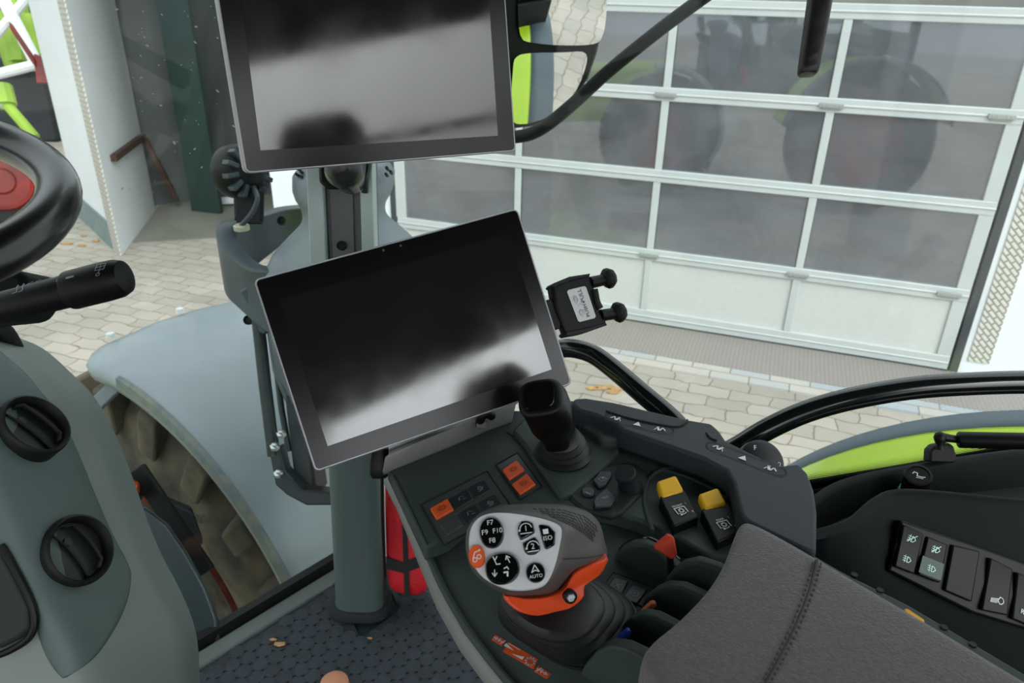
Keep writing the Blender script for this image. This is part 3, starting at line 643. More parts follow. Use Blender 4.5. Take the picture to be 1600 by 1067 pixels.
# ball mount behind the upper terminal
bmn = thing('ball_mount', 'black ball-joint clamp on the rail below the upper terminal', 'mount', D(536, 300, 1.14))
m = MB(); m.loft([[D(x, y, 1.12 + k) for x, y in ((497, 235), (572, 235), (572, 282), (562, 296), (512, 296), (499, 285))] for k in (0, .045)]); m.build('clamp', 'black', bmn, bevel=.004)
m = MB(); m.lathe(D(538, 262, 1.07), nz(-fv + uv * .2), [(.0001, .03), (.014, .026), (.026, .012), (.03, -.004), (.026, -.02), (.02, -.05)], 28); m.build('ball', mat('dark_ball', rgb(46, 50, 48), .25), bmn, ang=60)
m = MB(); m.tube(smooth([D(576, 240, 1.12), D(575, 262, 1.12), D(571, 280, 1.12), D(570, 300, 1.13)], 4), .006, 10); m.build('cable_end', 'bracketd', bmn)

# floor, mat
fl = [V(-.72, 1.02, 1.5), V(-.41, 1.40, 1.5), V(-.25, 1.44, 1.5), V(.06, 1.33, 1.5), V(.75, .98, 1.5), V(1.1, .3, 1.5), V(.7, -1, 1.5), V(-1.2, -1, 1.5), V(-1.6, .1, 1.5)]
m = MB(); m.prism([p - UP * .012 for p in fl], -UP * .06); m.build('floor', 'hull', kind='structure', label='cab floor plate', cat='floor')
mt = thing('floor_mat', 'grey rubber floor mat with a honeycomb of raised pads', 'mat', V(-.3, 1.0, 1.488))
sA = Z(265, 1062, 1.5); sB = Z(523, 902, 1.5); sd = nz(sB - sA); sn_ = V(sd[1], -sd[0], 0); sn_ = sn_ if sn_ @ V(1, -1, 0) > 0 else -sn_
mo = [sA - sd * .25 + sn_ * .018, sB - sd * .01 + sn_ * .018, pb + sn_ * .075 - sd * .06, pb + sn_ * .075 + sd * .05, pb + sd * .08 - sn_ * .0, pb + sd * .55 + sn_ * .05, pb + sd * .55 + sn_ * 1.1, sA - sd * .25 + sn_ * 1.1]
m = MB(); m.prism([V(p[0], p[1], 1.494) for p in mo], -UP * .006); m.build('mat_base', 'matbase', mt, bevel=.001)
def inside(p, poly):
    c = False; n = len(poly)
    for i in range(n):
        a, b = poly[i], poly[i - 1]
        if (a[1] > p[1]) != (b[1] > p[1]) and p[0] < (b[0] - a[0]) * (p[1] - a[1]) / (b[1] - a[1]) + a[0]: c = not c
    return c
m = MB(); pit = .0335
h1 = nz(sd * math.cos(.25) + sn_ * math.sin(.25)); h2 = np.cross(UP, h1)
for i in range(-6, 34):
    for j in range(-6, 40):
        p = V(sA[0], sA[1], 0) + h1 * (i + .5 * (j % 2)) * pit - h2 * (j * pit * .866 - .12) 
        ok = all(inside(p + V(math.cos(k * 1.57), math.sin(k * 1.57), 0) * .014, mo) for k in range(4))
        if not ok: continue
        R0 = pit * .5 * 1.10
        rgs = []
        for r_, h_ in ((R0, 0), (R0 * .97, .0035), (R0 * .84, .0042), (R0 * .78, .0030), (R0 * .3, .0036)):
            rgs.append([p + UP * (1.4935 + h_) + (h1 * math.cos(q * PI / 4 + .3927) + h2 * math.sin(q * PI / 4 + .3927)) * r_ for q in range(8)])
        m.loft(rgs)
m.build('raised_pads', 'mat', mt, ang=25, kind='stuff')
# sill
m = MB(); cs = [(0, 0), (0, .010), (.003, .013), (.036, .016), (.040, .012), (.040, 0)]
m.loft([[p + sn_ * (.016 - a_) + UP * (b_ - .012) for a_, b_ in cs] for p in (sA - sd * .4, sB + sd * .03)]); m.build('trim_4', 'frame', kind='structure', label='pale grey sill below the windscreen', cat='sill', bevel=.002)
gA = sA - sn_ * .04 - sd * 1.0; gB = sB - sn_ * .04 + sd * .06
m = MB(); m.loft([[p + sn_ * a_ + UP * b_ for a_, b_ in ((-.012, -.02), (-.012, .022), (.008, .022), (.008, -.02))] for p in (gA, gB)]); m.build('trim_5', 'black2', kind='structure', label='black rubber seal along the bottom of the windscreen', cat='seal')
lean = UP * 1.7 + (pdir - UP * (pdir @ UP)) * 1.2
m = MB(); m.prism([gA + UP * .02, gB + UP * .02, gB + lean, gA + lean], -nz(np.cross(sd, UP)) * .0); 
m = MB(); m.add([gA + UP * .02, gB + UP * .02, gB + lean, gA + lean], [(0, 1, 2, 3)]); m.build('window_1', 'cabglass', flat=True, kind='structure', solid=.005, label='windscreen pane left of the cab pillar, speckled with dirt', cat='window')
# side window with frit
lg0 = Z(1275, 766, 2.165); lg1 = Z(1600, 706, 2.165); ld = nz(lg1 - lg0); ln = V(-ld[1], ld[0], 0)
G1 = lg0 + ln * .05; G2 = G1 + ld * 1.1; gpl = (G1, -ln)
zb1 = PL(1262, 766, gpl)[2]; zb2 = PL(1600, 708, gpl)[2]
G1 = V(G1[0], G1[1], zb1); G2 = V(G2[0], G2[1], zb2 + (zb2 - zb1) * .4)
W0 = V(-.27, 1.33, 1.56); W1 = V(.06, 1.25, 1.56)
m = MB(); L_ = np.linalg.norm(G2 - G1)
m.add([G1, G2, G2 + UP * 1.0, G1 + UP * 1.0], [(0, 1, 2, 3)], [[(0, 0), (L_, 0), (L_, 1.0), (0, 1.0)]])
zt = 3.22
m.add([G1, G1 + UP * 1.0, V(W1[0], W1[1], zb1 + 1.0), V(W1[0], W1[1], zb1)], [(0, 1, 2, 3)], [[(9, 9)] * 4])
m.add([V(W1[0], W1[1], zb1), V(W1[0], W1[1], zb1 + 1.0), V(W0[0], W0[1], zb1 + 1.0), V(W0[0], W0[1], zb1)], [(0, 1, 2, 3)], [[(9, 9)] * 4])
m.add([V(G1[0], G1[1], 1.56), V(G1[0], G1[1], zb1), V(W1[0], W1[1], zb1), V(W1[0], W1[1], 1.56)], [(0, 1, 2, 3)], [[(9, 9)] * 4])
m.add([V(W1[0], W1[1], 1.56), V(W1[0], W1[1], zb1), V(W0[0], W0[1], zb1), V(W0[0], W0[1], 1.56)], [(0, 1, 2, 3)], [[(9, 9)] * 4])
tm = MB(); tm.prism([G1 - ld * .03 + UP * .001 - ln * .004, G2 + UP * .001 - ln * .004, G2 + UP * .001 + ln * .02, G1 - ld * .03 + UP * .001 + ln * .02], -UP * .5); tm.prism([G1 - ln * .004 - UP * .004, G2 - ln * .004 - UP * .004, G2 - ln * .09 - UP * .02, G1 - ln * .09 - UP * .02], -UP * .01)
tm.build('trim_6', 'black2', kind='structure', label='dark strip under the dotted edge of the side window', cat='trim')
M['sideglass'] = glassmat('side_glass', (.93, .97, .965, 1), .4, frit=(.008, .036, .0030))
m.build('window_2', 'sideglass', flat=True, kind='structure', solid=.004, label='side window pane with a dotted black lower edge', cat='window')
# dirt specks on the windscreen
gn = nz(np.cross(sd, lean)); gn = gn if gn @ (C0 - gA) > 0 else -gn
m = MB(); rs = random.Random(5)
for k in range(46):
    x, y = rs.uniform(150, 345), rs.uniform(0, 300); o = PL(x, y, (gA, gn)) + gn * .002; s_ = rs.choice([.0007, .0008, .001, .0012, .0022]) * (1.2 if k % 9 else 1.7)
    e1 = nz(rv + uv * rs.uniform(-1, 1)); e1 = nz(e1 - gn * (e1 @ gn)); e2 = np.cross(gn, e1); m.loft([rring(o + gn * h_, e1, e2, s_ * q, s_ * q * .6, 2, 8) for h_, q in ((0, 1), (.0006, .5))])
for x, y, s_ in ((173, 80, .0035), (219, 87, .002), (304, 66, .003), (339, 142, .0035), (364, 197, .003), (252, 23, .002), (293, 25, .001), (225, 58, .0022)):
    o = PL(x, y, (gA, gn)) + gn * .002; e1 = nz(rv - uv * .6); e1 = nz(e1 - gn * (e1 @ gn)); e2 = np.cross(gn, e1); m.loft([rring(o + gn * h_, e1, e2, s_ * q, s_ * q * .45, 2, 10) for h_, q in ((0, 1), (.0008, .5))])
m.build('glass_specks', 'sticker', kind='stuff', label='small pale dirt specks and drops on the windscreen', cat='dirt')
# roof, rear frame
def TF(f_, r_, z_): return FW * f_ + RT * r_ + UP * z_
m = MB(); m.prism([TF(-1.08, -1.1, 3.34), TF(-1.08, 1.25, 3.34), TF(1.45, 1.2, 3.34), TF(1.6, -1.1, 3.34)], UP * .16); m.build('ceiling', 'liner', kind='structure', label='dark roof lining of the cab', cat='ceiling')
m = MB()
for f_, r_ in ((-1.1, -1.0), (-1.1, 1.15), (.2, -1.05)): m.box(TF(f_, r_, 2.45), (FW, RT, UP), (.05, .05, .92))
m.box(TF(-1.1, .07, 1.85), (FW, RT, UP), (.04, 1.05, .4)); m.box(TF(.1, -1.05, 1.7), (FW, RT, UP), (1.2, .03, .22)); m.box(TF(-1.1, .07, 3.02), (FW, RT, UP), (.012, 1.05, .014)); m.build('wall_rear', 'liner', kind='structure', label='rear and left frame of the cab', cat='wall')

# ================================================= TERMINALS
def solve_rect(q, sc):
    R = [ray(*p) for p in q]
    t = np.linalg.solve(np.array([R[1], -R[2], R[3]]).T, R[0])
    return [C0 + sc * R[0]] + [C0 + sc * R[i + 1] * t[i] for i in range(3)]
def rrect(fr, w, h, r, lift=0, n=6):
    o, ex, ey, nn = fr; P = []
    for cx_, cy_, a0 in ((w / 2 - r, h / 2 - r, 0), (-w / 2 + r, h / 2 - r, PI / 2), (-w / 2 + r, -h / 2 + r, PI), (w / 2 - r, -h / 2 + r, 1.5 * PI)):
        for k in range(n + 1):
            a = a0 + PI / 2 * k / n; P.append(o + ex * (cx_ + r * math.cos(a)) + ey * (cy_ + r * math.sin(a)) + nn * lift)
    return P
def terminal(name, q, sc, dpx, label, leds):
    P = solve_rect(q, sc); ex = nz(P[1] - P[0]); n = nz(np.cross(P[3] - P[0], P[1] - P[0])); n = n if n @ (C0 - P[0]) > 0 else -n
    ey = np.cross(n, ex); c = sum(P) / 4; w = (np.linalg.norm(P[1] - P[0]) + np.linalg.norm(P[2] - P[3])) / 2; h = (np.linalg.norm(P[3] - P[0]) + np.linalg.norm(P[2] - P[1])) / 2
    pl = (c, n); fr = (c, ex, ey, n)
    T = thing(name, label, 'screen', c - n * .02 - ey * h / 2)
    m = MB(); m.loft([rrect(fr, w - .004, h - .004, .006, -.034), rrect(fr, w, h, .007, -.028), rrect(fr, w, h, .007, -.0015), rrect(fr, w - .0024, h - .0024, .006, 0)]); m.build('rim', 'bezelframe', T, ang=40)
    m = MB(); m.loft([rrect(fr, w - .0046, h - .0046, .005, -.0005), rrect(fr, w - .0046, h - .0046, .005, .0006)]); m.build('bezel', 'bezel', T, ang=40)
    m = MB(); m.prism([PL(x, y, offs(pl, .0010)) for x, y in dpx], -n * .0003); m.build('display', 'screen', T)
    m = MB(); m.loft([rrect(fr, w - .04, h - .04, .02, -.034), rrect(fr, w - .08, h - .08, .02, -.05)]); m.build('back_cover', 'black2', T, ang=40)
    for x, y in leds:
        f2 = (PL(x, y, offs(pl, .0008)), ex, ey, n); m = MB(); fill(m, f2, circ(.0016, 0, 0, 10)); m.build('sensor', 'btn_grey', T)
    return T, fr, w, h
LT, LF, LW_, LH_ = terminal('terminal', [(395, 437), (808, 325), (895, 600), (493, 738)], .86, [(437, 468), (795, 365), (862, 577), (512, 697)], 'lower tilted touch terminal with dark screen, above the armrest console', [(599, 391), (626, 384)])
def ul(y): return 339.5 + .157 * y
def ur(y): return 791 + .0645 * y
UT, UF, UW_, UH_ = terminal('terminal', [(ul(-95), -95), (ur(-80), -80), (806, 237), (382, 272)], .75, [(371, -45), (762, -33), (778, 212), (407, 235)], 'upper touch terminal with dark screen, cut off by the top of the photo', [(592, 243)][:0])
# mounts of the terminals
def mount(fr, target, name, label):
    o, ex, ey, n = fr; T = thing(name, label, 'mount', o - n * .07)
    m = MB(); m.loft([rrect(fr, .09, .09, .01, -.048), rrect(fr, .07, .07, .01, -.062)]); m.build('mount_plate', 'black2', T, ang=40)
    m = MB(); m.tube([o - n * .055, o - n * .11, target], [.014, .017, .02], 16); m.build('mount_arm', 'black2', T)
mount(UF, D(535, 180, 1.15), 'mount_bracket', 'black arm holding the upper terminal to the rail')
mount(LF, D(545, 470, 1.19), 'mount_bracket', 'black arm holding the lower terminal to the rail')
# phone holder
on, ex_, ey_, nn_ = LF
ppl = (D(905, 477, .98), nz(nn_ + V(.25, 0, .15)))
ph = thing('phone_holder', 'black phone clamp with white push and pull sticker beside the lower terminal', 'phone holder', D(905, 520, .98))
body = [(862, 445), (884, 436), (903, 431), (922, 428), (927, 440), (930, 452), (932, 470), (939, 487), (947, 497), (949, 508), (930, 514), (905, 519), (886, 524), (878, 505), (868, 480)]
m = MB(); m.prism(quad_on(ppl, body), -ppl[1] * .016); m.build('cradle', 'black', ph, bevel=.004, seg=3)
for px in ([(863, 446), (866, 442), (890, 432), (923, 427), (921, 432), (893, 438), (866, 449)], [(884, 522), (888, 525), (915, 520), (949, 508), (947, 504), (915, 513), (886, 518)]):
    m = MB(); m.prism(quad_on(offs(ppl, .004), px), -ppl[1] * .02); m.build('side_lip', 'black2', ph, bevel=.001)
m = MB(); m.tube(smooth([PL(x, y, offs(ppl, .001)) for x, y in ((929, 452), (931, 462), (933, 472), (938, 482))], 4), .0045, 10); m.build('spring_edge', 'black2', ph)
for (a, b, c_) in (((922, 442), (944, 437), (953, 434)), ((938, 493), (960, 490), (969, 487))):
    A_ = PL(a[0], a[1], offs(ppl, -.004)); B_ = PL(b[0], b[1], offs(ppl, -.004)); Cc = PL(c_[0], c_[1], offs(ppl, -.004))
    m = MB(); m.tube([A_, B_, Cc], [.0082, .0078, .0076], 16); arm = m.build('clamp_finger', 'black', ph)
    dd = nz(Cc - B_); m = MB(); m.lathe(B_ + dd * .000, nz(dd + ppl[1] * .15), [(.0001, -.003), (.010, -.001), (.0145, .003), (.0145, .009), (.011, .0145), (.0001, .0155)], 8, ex=ppl[1]); m.build('finger_pad', 'black2', arm, bevel=.0012)
fr = frame(offs(ppl, .0003), (908, 474.5), (932, 468)); 
fr = (fr[0], fr[1], fr[2], fr[3])
m = MB(); m.loft([[PL(x, y, offs(ppl, l)) for x, y in ((886, 456), (888, 453), (913, 447), (916, 449), (931, 494), (929, 497), (906, 503), (903, 501))] for l in (.0001, .0008)]); st = m.build('sticker', 'sticker', ph)
exs = nz(PL(931, 494, ppl) - PL(915, 449, ppl)); f2 = (PL(908.5, 475, offs(ppl, .0008)), exs, np.cross(ppl[1], exs), ppl[1])
exu = -exs; f3 = (f2[0], exu, np.cross(ppl[1], exu), ppl[1])
m = MB(); text(m, f3, 'PULL', .0085, .0105, -.004); text(m, f3, 'PUSH', .0075, -.010, -.004); fill(m, f3, circ(.001, .001, -.004, 8)); m.build('lettering', 'black2', st)
m = MB(); stroke(m, f3, [(-.016, .004), (-.011, .008), (-.006, .005), (-.008, .001), (-.014, .001)], .0006); stroke(m, f3, [(.002, .008), (.007, .003), (.014, .006), (.012, .009), (.004, .009)], .0006); stroke(m, f3, [(-.002, .007), (.001, .002), (-.002, -.002)], .0006); stroke(m, f3, circ(.0028, -.010, .005), .0005); stroke(m, f3, circ(.0025, .009, .006), .0005); m.build('pictogram', 'lgrey', st)
m = MB(); m.prism(quad_on(offs(ppl, -.004), [(846, 470), (862, 467), (877, 505), (874, 514), (860, 512)]), -ppl[1] * .012); m.tube([PL(870, 490, offs(ppl, -.012)), LF[0] + LF[1] * LW_ / 2 * .96 - LF[3] * .03 - LF[2] * .0], .007, 12); m.build('mounting_tab', 'black2', ph, bevel=.001)

# ================================================= CONSOLE
ZD, ZB, ZS = 2.26, 2.238, 2.30
pD, pB, pS = (V(0, 0, ZD), UP), (V(0, 0, ZB), UP), (V(0, 0, ZS), UP)
con = thing('armrest_console', 'dark grey-green multifunction armrest console with raised control strip', 'control console', Z(850, 800, ZB) - UP * .25)
left_edge = [(604, 728), (622, 760), (640, 800), (664, 855), (690, 915), (725, 976), (760, 1022), (797, 1067), (860, 1130), (960, 1250)]
right_side = [(1600, 1250), (1640, 1100), (1440, 965), (1275, 868), (1255, 800), (1215, 738), (1110, 690), (975, 652), (893, 624), (845, 640), (800, 640), (690, 676), (612, 712)]
def ringz(px, z): return [Z(x, y, z) for x, y in px]
top = ringz(left_edge + right_side, ZB); ctr = sum(top) / len(top)
def inset(P, d, z): 
    out = []
    for p in P:
        v = ctr - p; v[2] = 0; out.append(V(*(p + nz(v) * d))[:3] * V(1, 1, 0) + UP * z)
    return out
m = MB(); m.loft([inset(top, .004, ZB), inset(top, 0, ZB - .004), inset(top, 0, ZB - .012)]); m.build('tray_base', 'deck', con, ang=50)
m = MB(); m.loft([inset(top, .001, ZB - .010), inset(top, -.005, ZB - .016), inset(top, -.006, ZB - .03), inset(top, .006, ZB - .055), inset(top, .03, ZB - .08), inset(top, .10, ZB - .25)]); m.build('side_skirt', 'skirt', con, ang=50)
deck = [(604, 728), (612, 712), (690, 684), (800, 640), (845, 642), (893, 624), (960, 664), (1090, 706), (1150, 735), (1190, 790), (1200, 850), (1165, 872), (1108, 868), (1060, 840), (1000, 812), (950, 797), (880, 790), (735, 812), (700, 840), (664, 855)]
m = MB(); m.prism(ringz(deck, ZD), -UP * (ZD - ZB)); m.build('deck', 'deck', con, bevel=.004, seg=3)
# outer rim of the lower tray (left edge lip)
le = [Z(x, y, ZB) for x, y in left_edge[3:]]
m = MB(); m.tube(smooth([p + UP * .001 for p in le], 3), .004, 10); m.build('tray_lip', 'deck', con)
# back slope below the terminal
b0_ = [(600, 742), (650, 722), (700, 702), (760, 676), (800, 662)]; b1_ = [(604, 716), (650, 696), (700, 676), (755, 650), (806, 632)]
m = MB(); m.loft([[Z(x, y, ZD - .004) for x, y in b0_], [Z(x, y - 4, ZD + .004) for x, y in b0_], [Z(x, y, ZD + .03) for x, y in b1_], [Z(x + 3, y - 5, ZD + .033) for x, y in b1_], [Z(x + 4, y - 12, ZD + .03) for x, y in b1_], [Z(x + 4, y - 16, ZD - .03) for x, y in b1_]], cap=False, closed=False); m.build('rear_slope', 'skirt', con, solid=.003, ang=50)
# lever block
lb_px = [(800, 672), (812, 684), (876, 774), (892, 770), (935, 738), (965, 706), (975, 676), (930, 652), (893, 630), (856, 632), (820, 652)]
m = MB(); m.prism(ringz(lb_px, ZD + .008), -UP * .012); m.build('lever_block', 'deck', con, bevel=.004, seg=3)
m = MB(); m.prism([Z(x, y, ZD + .022) for x, y in [(905, 634), (978, 668), (974, 684), (940, 684), (905, 655), (898, 640)]], -UP * .02); m.build('lever_shoulder', 'deck', con, bevel=.006, seg=3)
fr = frame((V(0, 0, ZD + .022), UP), (921, 657), (942, 666)); m = MB()
for k in range(9): stroke(m, fr, [(-.018 + k * .0042, .0), (-.016 + k * .0042, .0018 * (k % 3 - 1))], .0012 + .0006 * (k % 2), .0008)
m.build('scale_print', 'white', con)
fr = frame((V(0, 0, ZD + .008), UP), (834, 664), (846, 660)); m = MB(); stroke(m, fr, [(-.004, 0), (0, .001), (.004, -.001)], .001, .0008); stroke(m, fr, [(0, .003), (.001, -.002)], .001, .0008); stroke(m, fr, [(-.002, .012), (.002, .014)], .001, .0008); m.build('lever_print', 'white', con)
# left extension hiding the joint, hook under the terminal
hk = MB(); hk.tube(smooth([Z(750, 664, ZD + .02), Z(752, 652, ZD + .035), Z(760, 646, ZD + .04), Z(768, 650, ZD + .03)], 5), .006, 12); hk.build('bag_hook', 'black', label='small black hook on the console under the lower terminal', cat='hook')
m = MB(); m.loft([rring(Z(752, 664, ZD + .018 + h_), rv, nz(uv * V(1, 1, .3)), .007 * s_, .005 * s_, 3, 16) for h_, s_ in ((0, 1), (.008, .9))]); m.build('hook_foot', 'skirt', con)
# soft-touch strip
spx = [(893, 630), (897, 622), (915, 621), (960, 628), (1010, 640), (1075, 655), (1112, 661), (1124, 672), (1135, 688), (1215, 727), (1248, 724), (1262, 738), (1272, 765), (1277, 800), (1276, 862), (1262, 860), (1170, 815), (1160, 806), (1155, 790), (1146, 752), (1135, 734), (1100, 715), (1040, 694), (975, 672), (960, 660), (930, 647), (905, 640)]
strip_m = MB(); strip_m.prism(ringz(spx, ZS), -UP * .03); sp_ = strip_m.build('control_strip', 'rubberstrip', con, bevel=.004, seg=3)
m = MB(); m.prism([p + V(.0, .002, 0) for p in ringz([(1262, 857), (1150, 800), (1138, 752), (1125, 735), (1095, 719), (1035, 698), (972, 676), (935, 655), (960, 640), (1075, 664), (1130, 700), (1215, 735), (1262, 745)], ZS - .026)], -UP * .055); m.build('strip_wall', 'deck2', con, bevel=.003)
m = MB(); m.tube(smooth([Z(x, y, ZS + .001) for x, y in [(947, 642), (990, 655), (1050, 666), (1068, 663), (1074, 656)]], 5), .0013, 8); m.tube(smooth([Z(x, y, ZS + .001) for x, y in [(1104, 676), (1110, 684), (1120, 688)]], 5), .0013, 8); m.build('strip_seam', 'black2', sp_)
def capsule(fr, hw, r): return circ(r, hw, 0, 8, -PI / 2, PI / 2) + circ(r, -hw, 0, 8, PI / 2, 1.5 * PI)
for ca, cb, ic in (((956, 652), (1040, 671), ((962, 654), (996, 663), (1032, 671))), ((1115, 697), (1214, 735), ((1122, 700), (1161, 716), (1205, 733)))):
    fr = frame(offs(pS, .0006), ((ca[0] + cb[0]) / 2, (ca[1] + cb[1]) / 2), cb)
    L = np.linalg.norm(PL(cb[0], cb[1], pS) - PL(ca[0], ca[1], pS)) / 2
    m = MB(); stroke(m, fr, capsule(fr, L, .0095), .0012, .0004, True); cp = m.build('button_groove', 'black', con)
    for i, (x, y) in enumerate(ic):
        f2 = (PL(x, y, offs(pS, .0006)), fr[1], fr[2], fr[3]); m = MB()
        if i == 1: fill(m, f2, [(-.005, -.0035), (.005, -.0035), (.0, .006)])
        else:
            q = 1 if i == 0 else -1
            stroke(m, f2, [(-.006 * q, -.001), (-.002 * q, .004), (0, -.003)], .0016); fill(m, f2, [(-.001 * q, -.004), (.003 * q, -.004), (.006 * q, .005), (.002 * q, .002)]); stroke(m, f2, [(.003 * q, .005), (.007 * q, -.004)], .001)
        m.build('symbol', 'white', cp)
# dial wheel behind the strip
o = D(1186, 724, .905); ax = nz(UP * .75 - RT * .2 + V(.2, -.5, 0))
m = MB(); m.lathe(o, ax, [(.0001, .012), (.022, .012), (.027, .009), (.028, 0), (.026, -.012), (.0001, -.012)], 40); dw = m.build('thumb_dial', 'btn', con, ang=40, label='dark thumb dial standing on edge behind the strip')
m = MB(); exd = nz(rv - ax * (rv @ ax)); f2 = (o + ax * .012, exd, np.cross(ax, exd), ax); text(m, f2, 'F', .008, -.008, .016); m.build('numeral', 'white', dw); m = MB(); text(m, f2, '2', .008, .02, -.004); m.build('numeral', 'white', dw)
# lever recess (round rising pod behind the knob cluster), basin of the PTO switches
m = MB(); m.prism([Z(x, y, ZD + .004) for x, y in [(896, 782), (888, 772), (896, 758), (925, 736), (960, 724), (992, 722), (1010, 735), (1014, 752), (1003, 770), (972, 800), (955, 806), (915, 796)]], -UP * .008); m.build('keypad_base', 'deck2', con, bevel=.003, seg=3)
m = MB(); m.tube(smooth([Z(x, y, ZD + .001) for x, y in [(1020, 830), (1008, 790), (1010, 760), (1025, 738), (1060, 728)]], 6), .0025, 8); m.tube(smooth([Z(x, y, ZD + .001) for x, y in [(1030, 733), (1070, 744), (1110, 762), (1150, 785)]], 6), .002, 8); m.build('moulded_ridge', 'deck', con)

def key(px, pl, h, m_, name, parent, bevel=.0012, **k):
    mb = MB(); q = [PL(x, y, offs(pl, h)) for x, y in px]; mb.prism(q, -pl[1] * (h + .0005)); o = mb.build(name, m_, parent, bevel=bevel, seg=2, **k); return o
def cen(px): return (sum(p[0] for p in px) / len(px), sum(p[1] for p in px) / len(px))
# key panel A (six keys) and B (two orange keys)
pa = key([(658, 789), (761, 736), (800, 793), (694, 852)], pD, .0006, 'btn_grey', 'key_panel', con, .0003, label='grey framed key panel with six keys')
m = MB(); fA = [(658, 789), (761, 736), (800, 793), (694, 852)]
P_ = [PL(x, y, offs(pD, .001)) for x, y in fA]; m.tube(P_ + [P_[0]], .0008, 6); m.build('panel_edge', 'black2', pa)
def keysym(px, pl, h, kind, parent, m_='dimprint', s=1.0):
    c = cen(px); fr = frame(offs(pl, h), c, (c[0] + (px[1][0] - px[0][0]) / 2, c[1] + (px[1][1] - px[0][1]) / 2)); m = MB(); w = .0007 * s
    if kind == 'ring': stroke(m, fr, circ(.0035), w); stroke(m, fr, [(-.005, -.003), (-.005, .003)], w); stroke(m, fr, [(.005, -.003), (.005, .003)], w); stroke(m, fr, [(0, -.001), (0, .0015)], w)
    elif kind == 'gearp': gear(m, fr, .003, w); 
    elif kind == 'dia': stroke(m, fr, [(-.004, 0), (0, .004), (.004, 0), (0, -.004)], w, close=True); stroke(m, fr, circ(.0015), w); stroke(m, fr, [(-.005, -.004), (-.002, -.004)], w)
    elif kind == 'arc': stroke(m, fr, circ(.0035, 0, 0, 8, .3, 2.8), w); stroke(m, fr, [(-.005, -.001), (-.002, .001)], w); stroke(m, fr, [(.0, -.002), (.004, -.003)], w)
    elif kind == 'park': text(m, fr, 'P', .005); stroke(m, fr, circ(.004), w)
    elif kind == 'hand': stroke(m, fr, [(-.003, .003), (0, 0), (.003, -.004)], w); stroke(m, fr, [(-.002, -.002), (.002, .002)], w); stroke(m, fr, circ(.0015, -.003, .003), w)
    elif kind == 'win': stroke(m, fr, [(-.004, -.003), (.004, -.003), (.004, .003), (-.004, .003)], w, close=True); fill(m, fr, [(.0, .0), (.004, 0), (.004, .003), (0, .003)])
    elif kind == 'esc': text(m, fr, 'ESC', .005)
    elif kind == 'i': stroke(m, fr, [(-.0, -.003), (.0, .003)], w * 1.6)
    m.build('symbol', m_, parent)
for px, mt_, kd, lb_ in (([(672, 793.5), (699, 778), (709, 795), (682, 810)], 'orange', 'ring', 'orange key'), ([(703, 778), (730, 763), (740, 779.5), (713, 795)], 'btn', 'arc', None), ([(733, 761), (757, 748.5), (768, 765), (743, 778)], 'btn', 'dia', None),
                    ([(686, 819), (714.5, 803), (724, 820), (700, 836)], 'btn_grey', None, 'blank grey key'), ([(717, 802), (743, 786.5), (753, 803), (728, 818)], 'btn', 'arc', None), ([(748, 785), (774, 771), (785, 787), (758, 802)], 'btn', 'dia', None)):
    h = .0035 if mt_ == 'orange' else .0022 if mt_ == 'btn' else .0016
    k = key(px, pD, h, mt_, 'key', con, label=lb_)
    if kd: keysym(px, pD, h, kd, k, 'rimred' if mt_ == 'orange' else 'dimprint')
pbx = [(775, 726), (809, 707), (847, 760), (813, 781)]
pb_ = key(pbx, pD, .0006, 'btn_grey', 'key_panel', con, .0003, label='grey framed key panel with two orange keys')
P_ = [PL(x, y, offs(pD, .001)) for x, y in pbx]; m = MB(); m.tube(P_ + [P_[0]], .0009, 6); m.build('panel_edge', 'black2', pb_)
for px in ([(785, 733), (807, 718), (820, 733), (796, 748.5)], [(800, 755.6), (823, 739), (837, 755.6), (813, 771)]):
    k = key(px, pD, .0035, 'orange', 'key', con, label='orange key'); keysym(px, pD, .0035, 'ring', k, 'rimred')
m = MB(); m.tube([Z(x, y, ZD + .0003) for x, y in ((792, 676), (806, 684), (873, 774))], .0008, 6); m.tube([Z(x, y, ZD + .0003) for x, y in ((616, 742), (640, 790), (668, 850))], .0006, 6); m.build('panel_seam', 'black2', con)
# lower little key pair
px0 = [(940, 919), (958, 894), (1030, 921), (1010, 950)]
q0_ = key(px0, pB, .0006, 'deck', 'key_panel', con, .0003); P_ = [PL(x, y, offs(pB, .0008)) for x, y in px0]; m = MB(); m.tube(P_ + [P_[0]], .0006, 6); m.build('panel_edge', 'black2', q0_)
for px, kd in (([(959, 901), (982.6, 907), (970, 930), (946, 921)], 'hand'), ([(988, 912), (1012, 921), (995, 943), (971, 934)], 'park')):
    k = key(px, pB, .003, 'btn', 'key', con); keysym([px[3], px[2], px[1], px[0]], pB, .003, kd, k)
# knob cluster keys
pK = (V(0, 0, ZD + .004), UP)
o = Z(919, 771, ZD + .004); m = MB(); m.lathe(o, UP, [(.0085, -.001), (.0085, .002), (.007, .0035), (.0001, .0035)], 24); k = m.build('key', 'btn', con, ang=40); keysym([(910, 775), (925, 762), (928, 768), (914, 780)], pK, .0037, 'i', k)
k1 = [(926, 750), (937, 736), (955, 735), (957, 741), (947, 757), (936, 761)]; k = key(k1, pK, .004, 'btn', 'key', con); keysym([(930, 748), (952, 740), (952, 750), (932, 757)], pK, .004, 'win', k)
k2 = [(927, 784), (930, 776), (947, 762), (963, 776), (955, 790), (930, 793)]; k = key(k2, pK, .005, 'btn', 'key', con); keysym([(932, 775), (958, 770), (960, 780), (934, 786)], pK, .005, 'esc', k)
o = Z(985, 762, ZD + .004); o2 = D(976, 738, (o - C0) @ fv - .02); kax = nz(o2 - o)
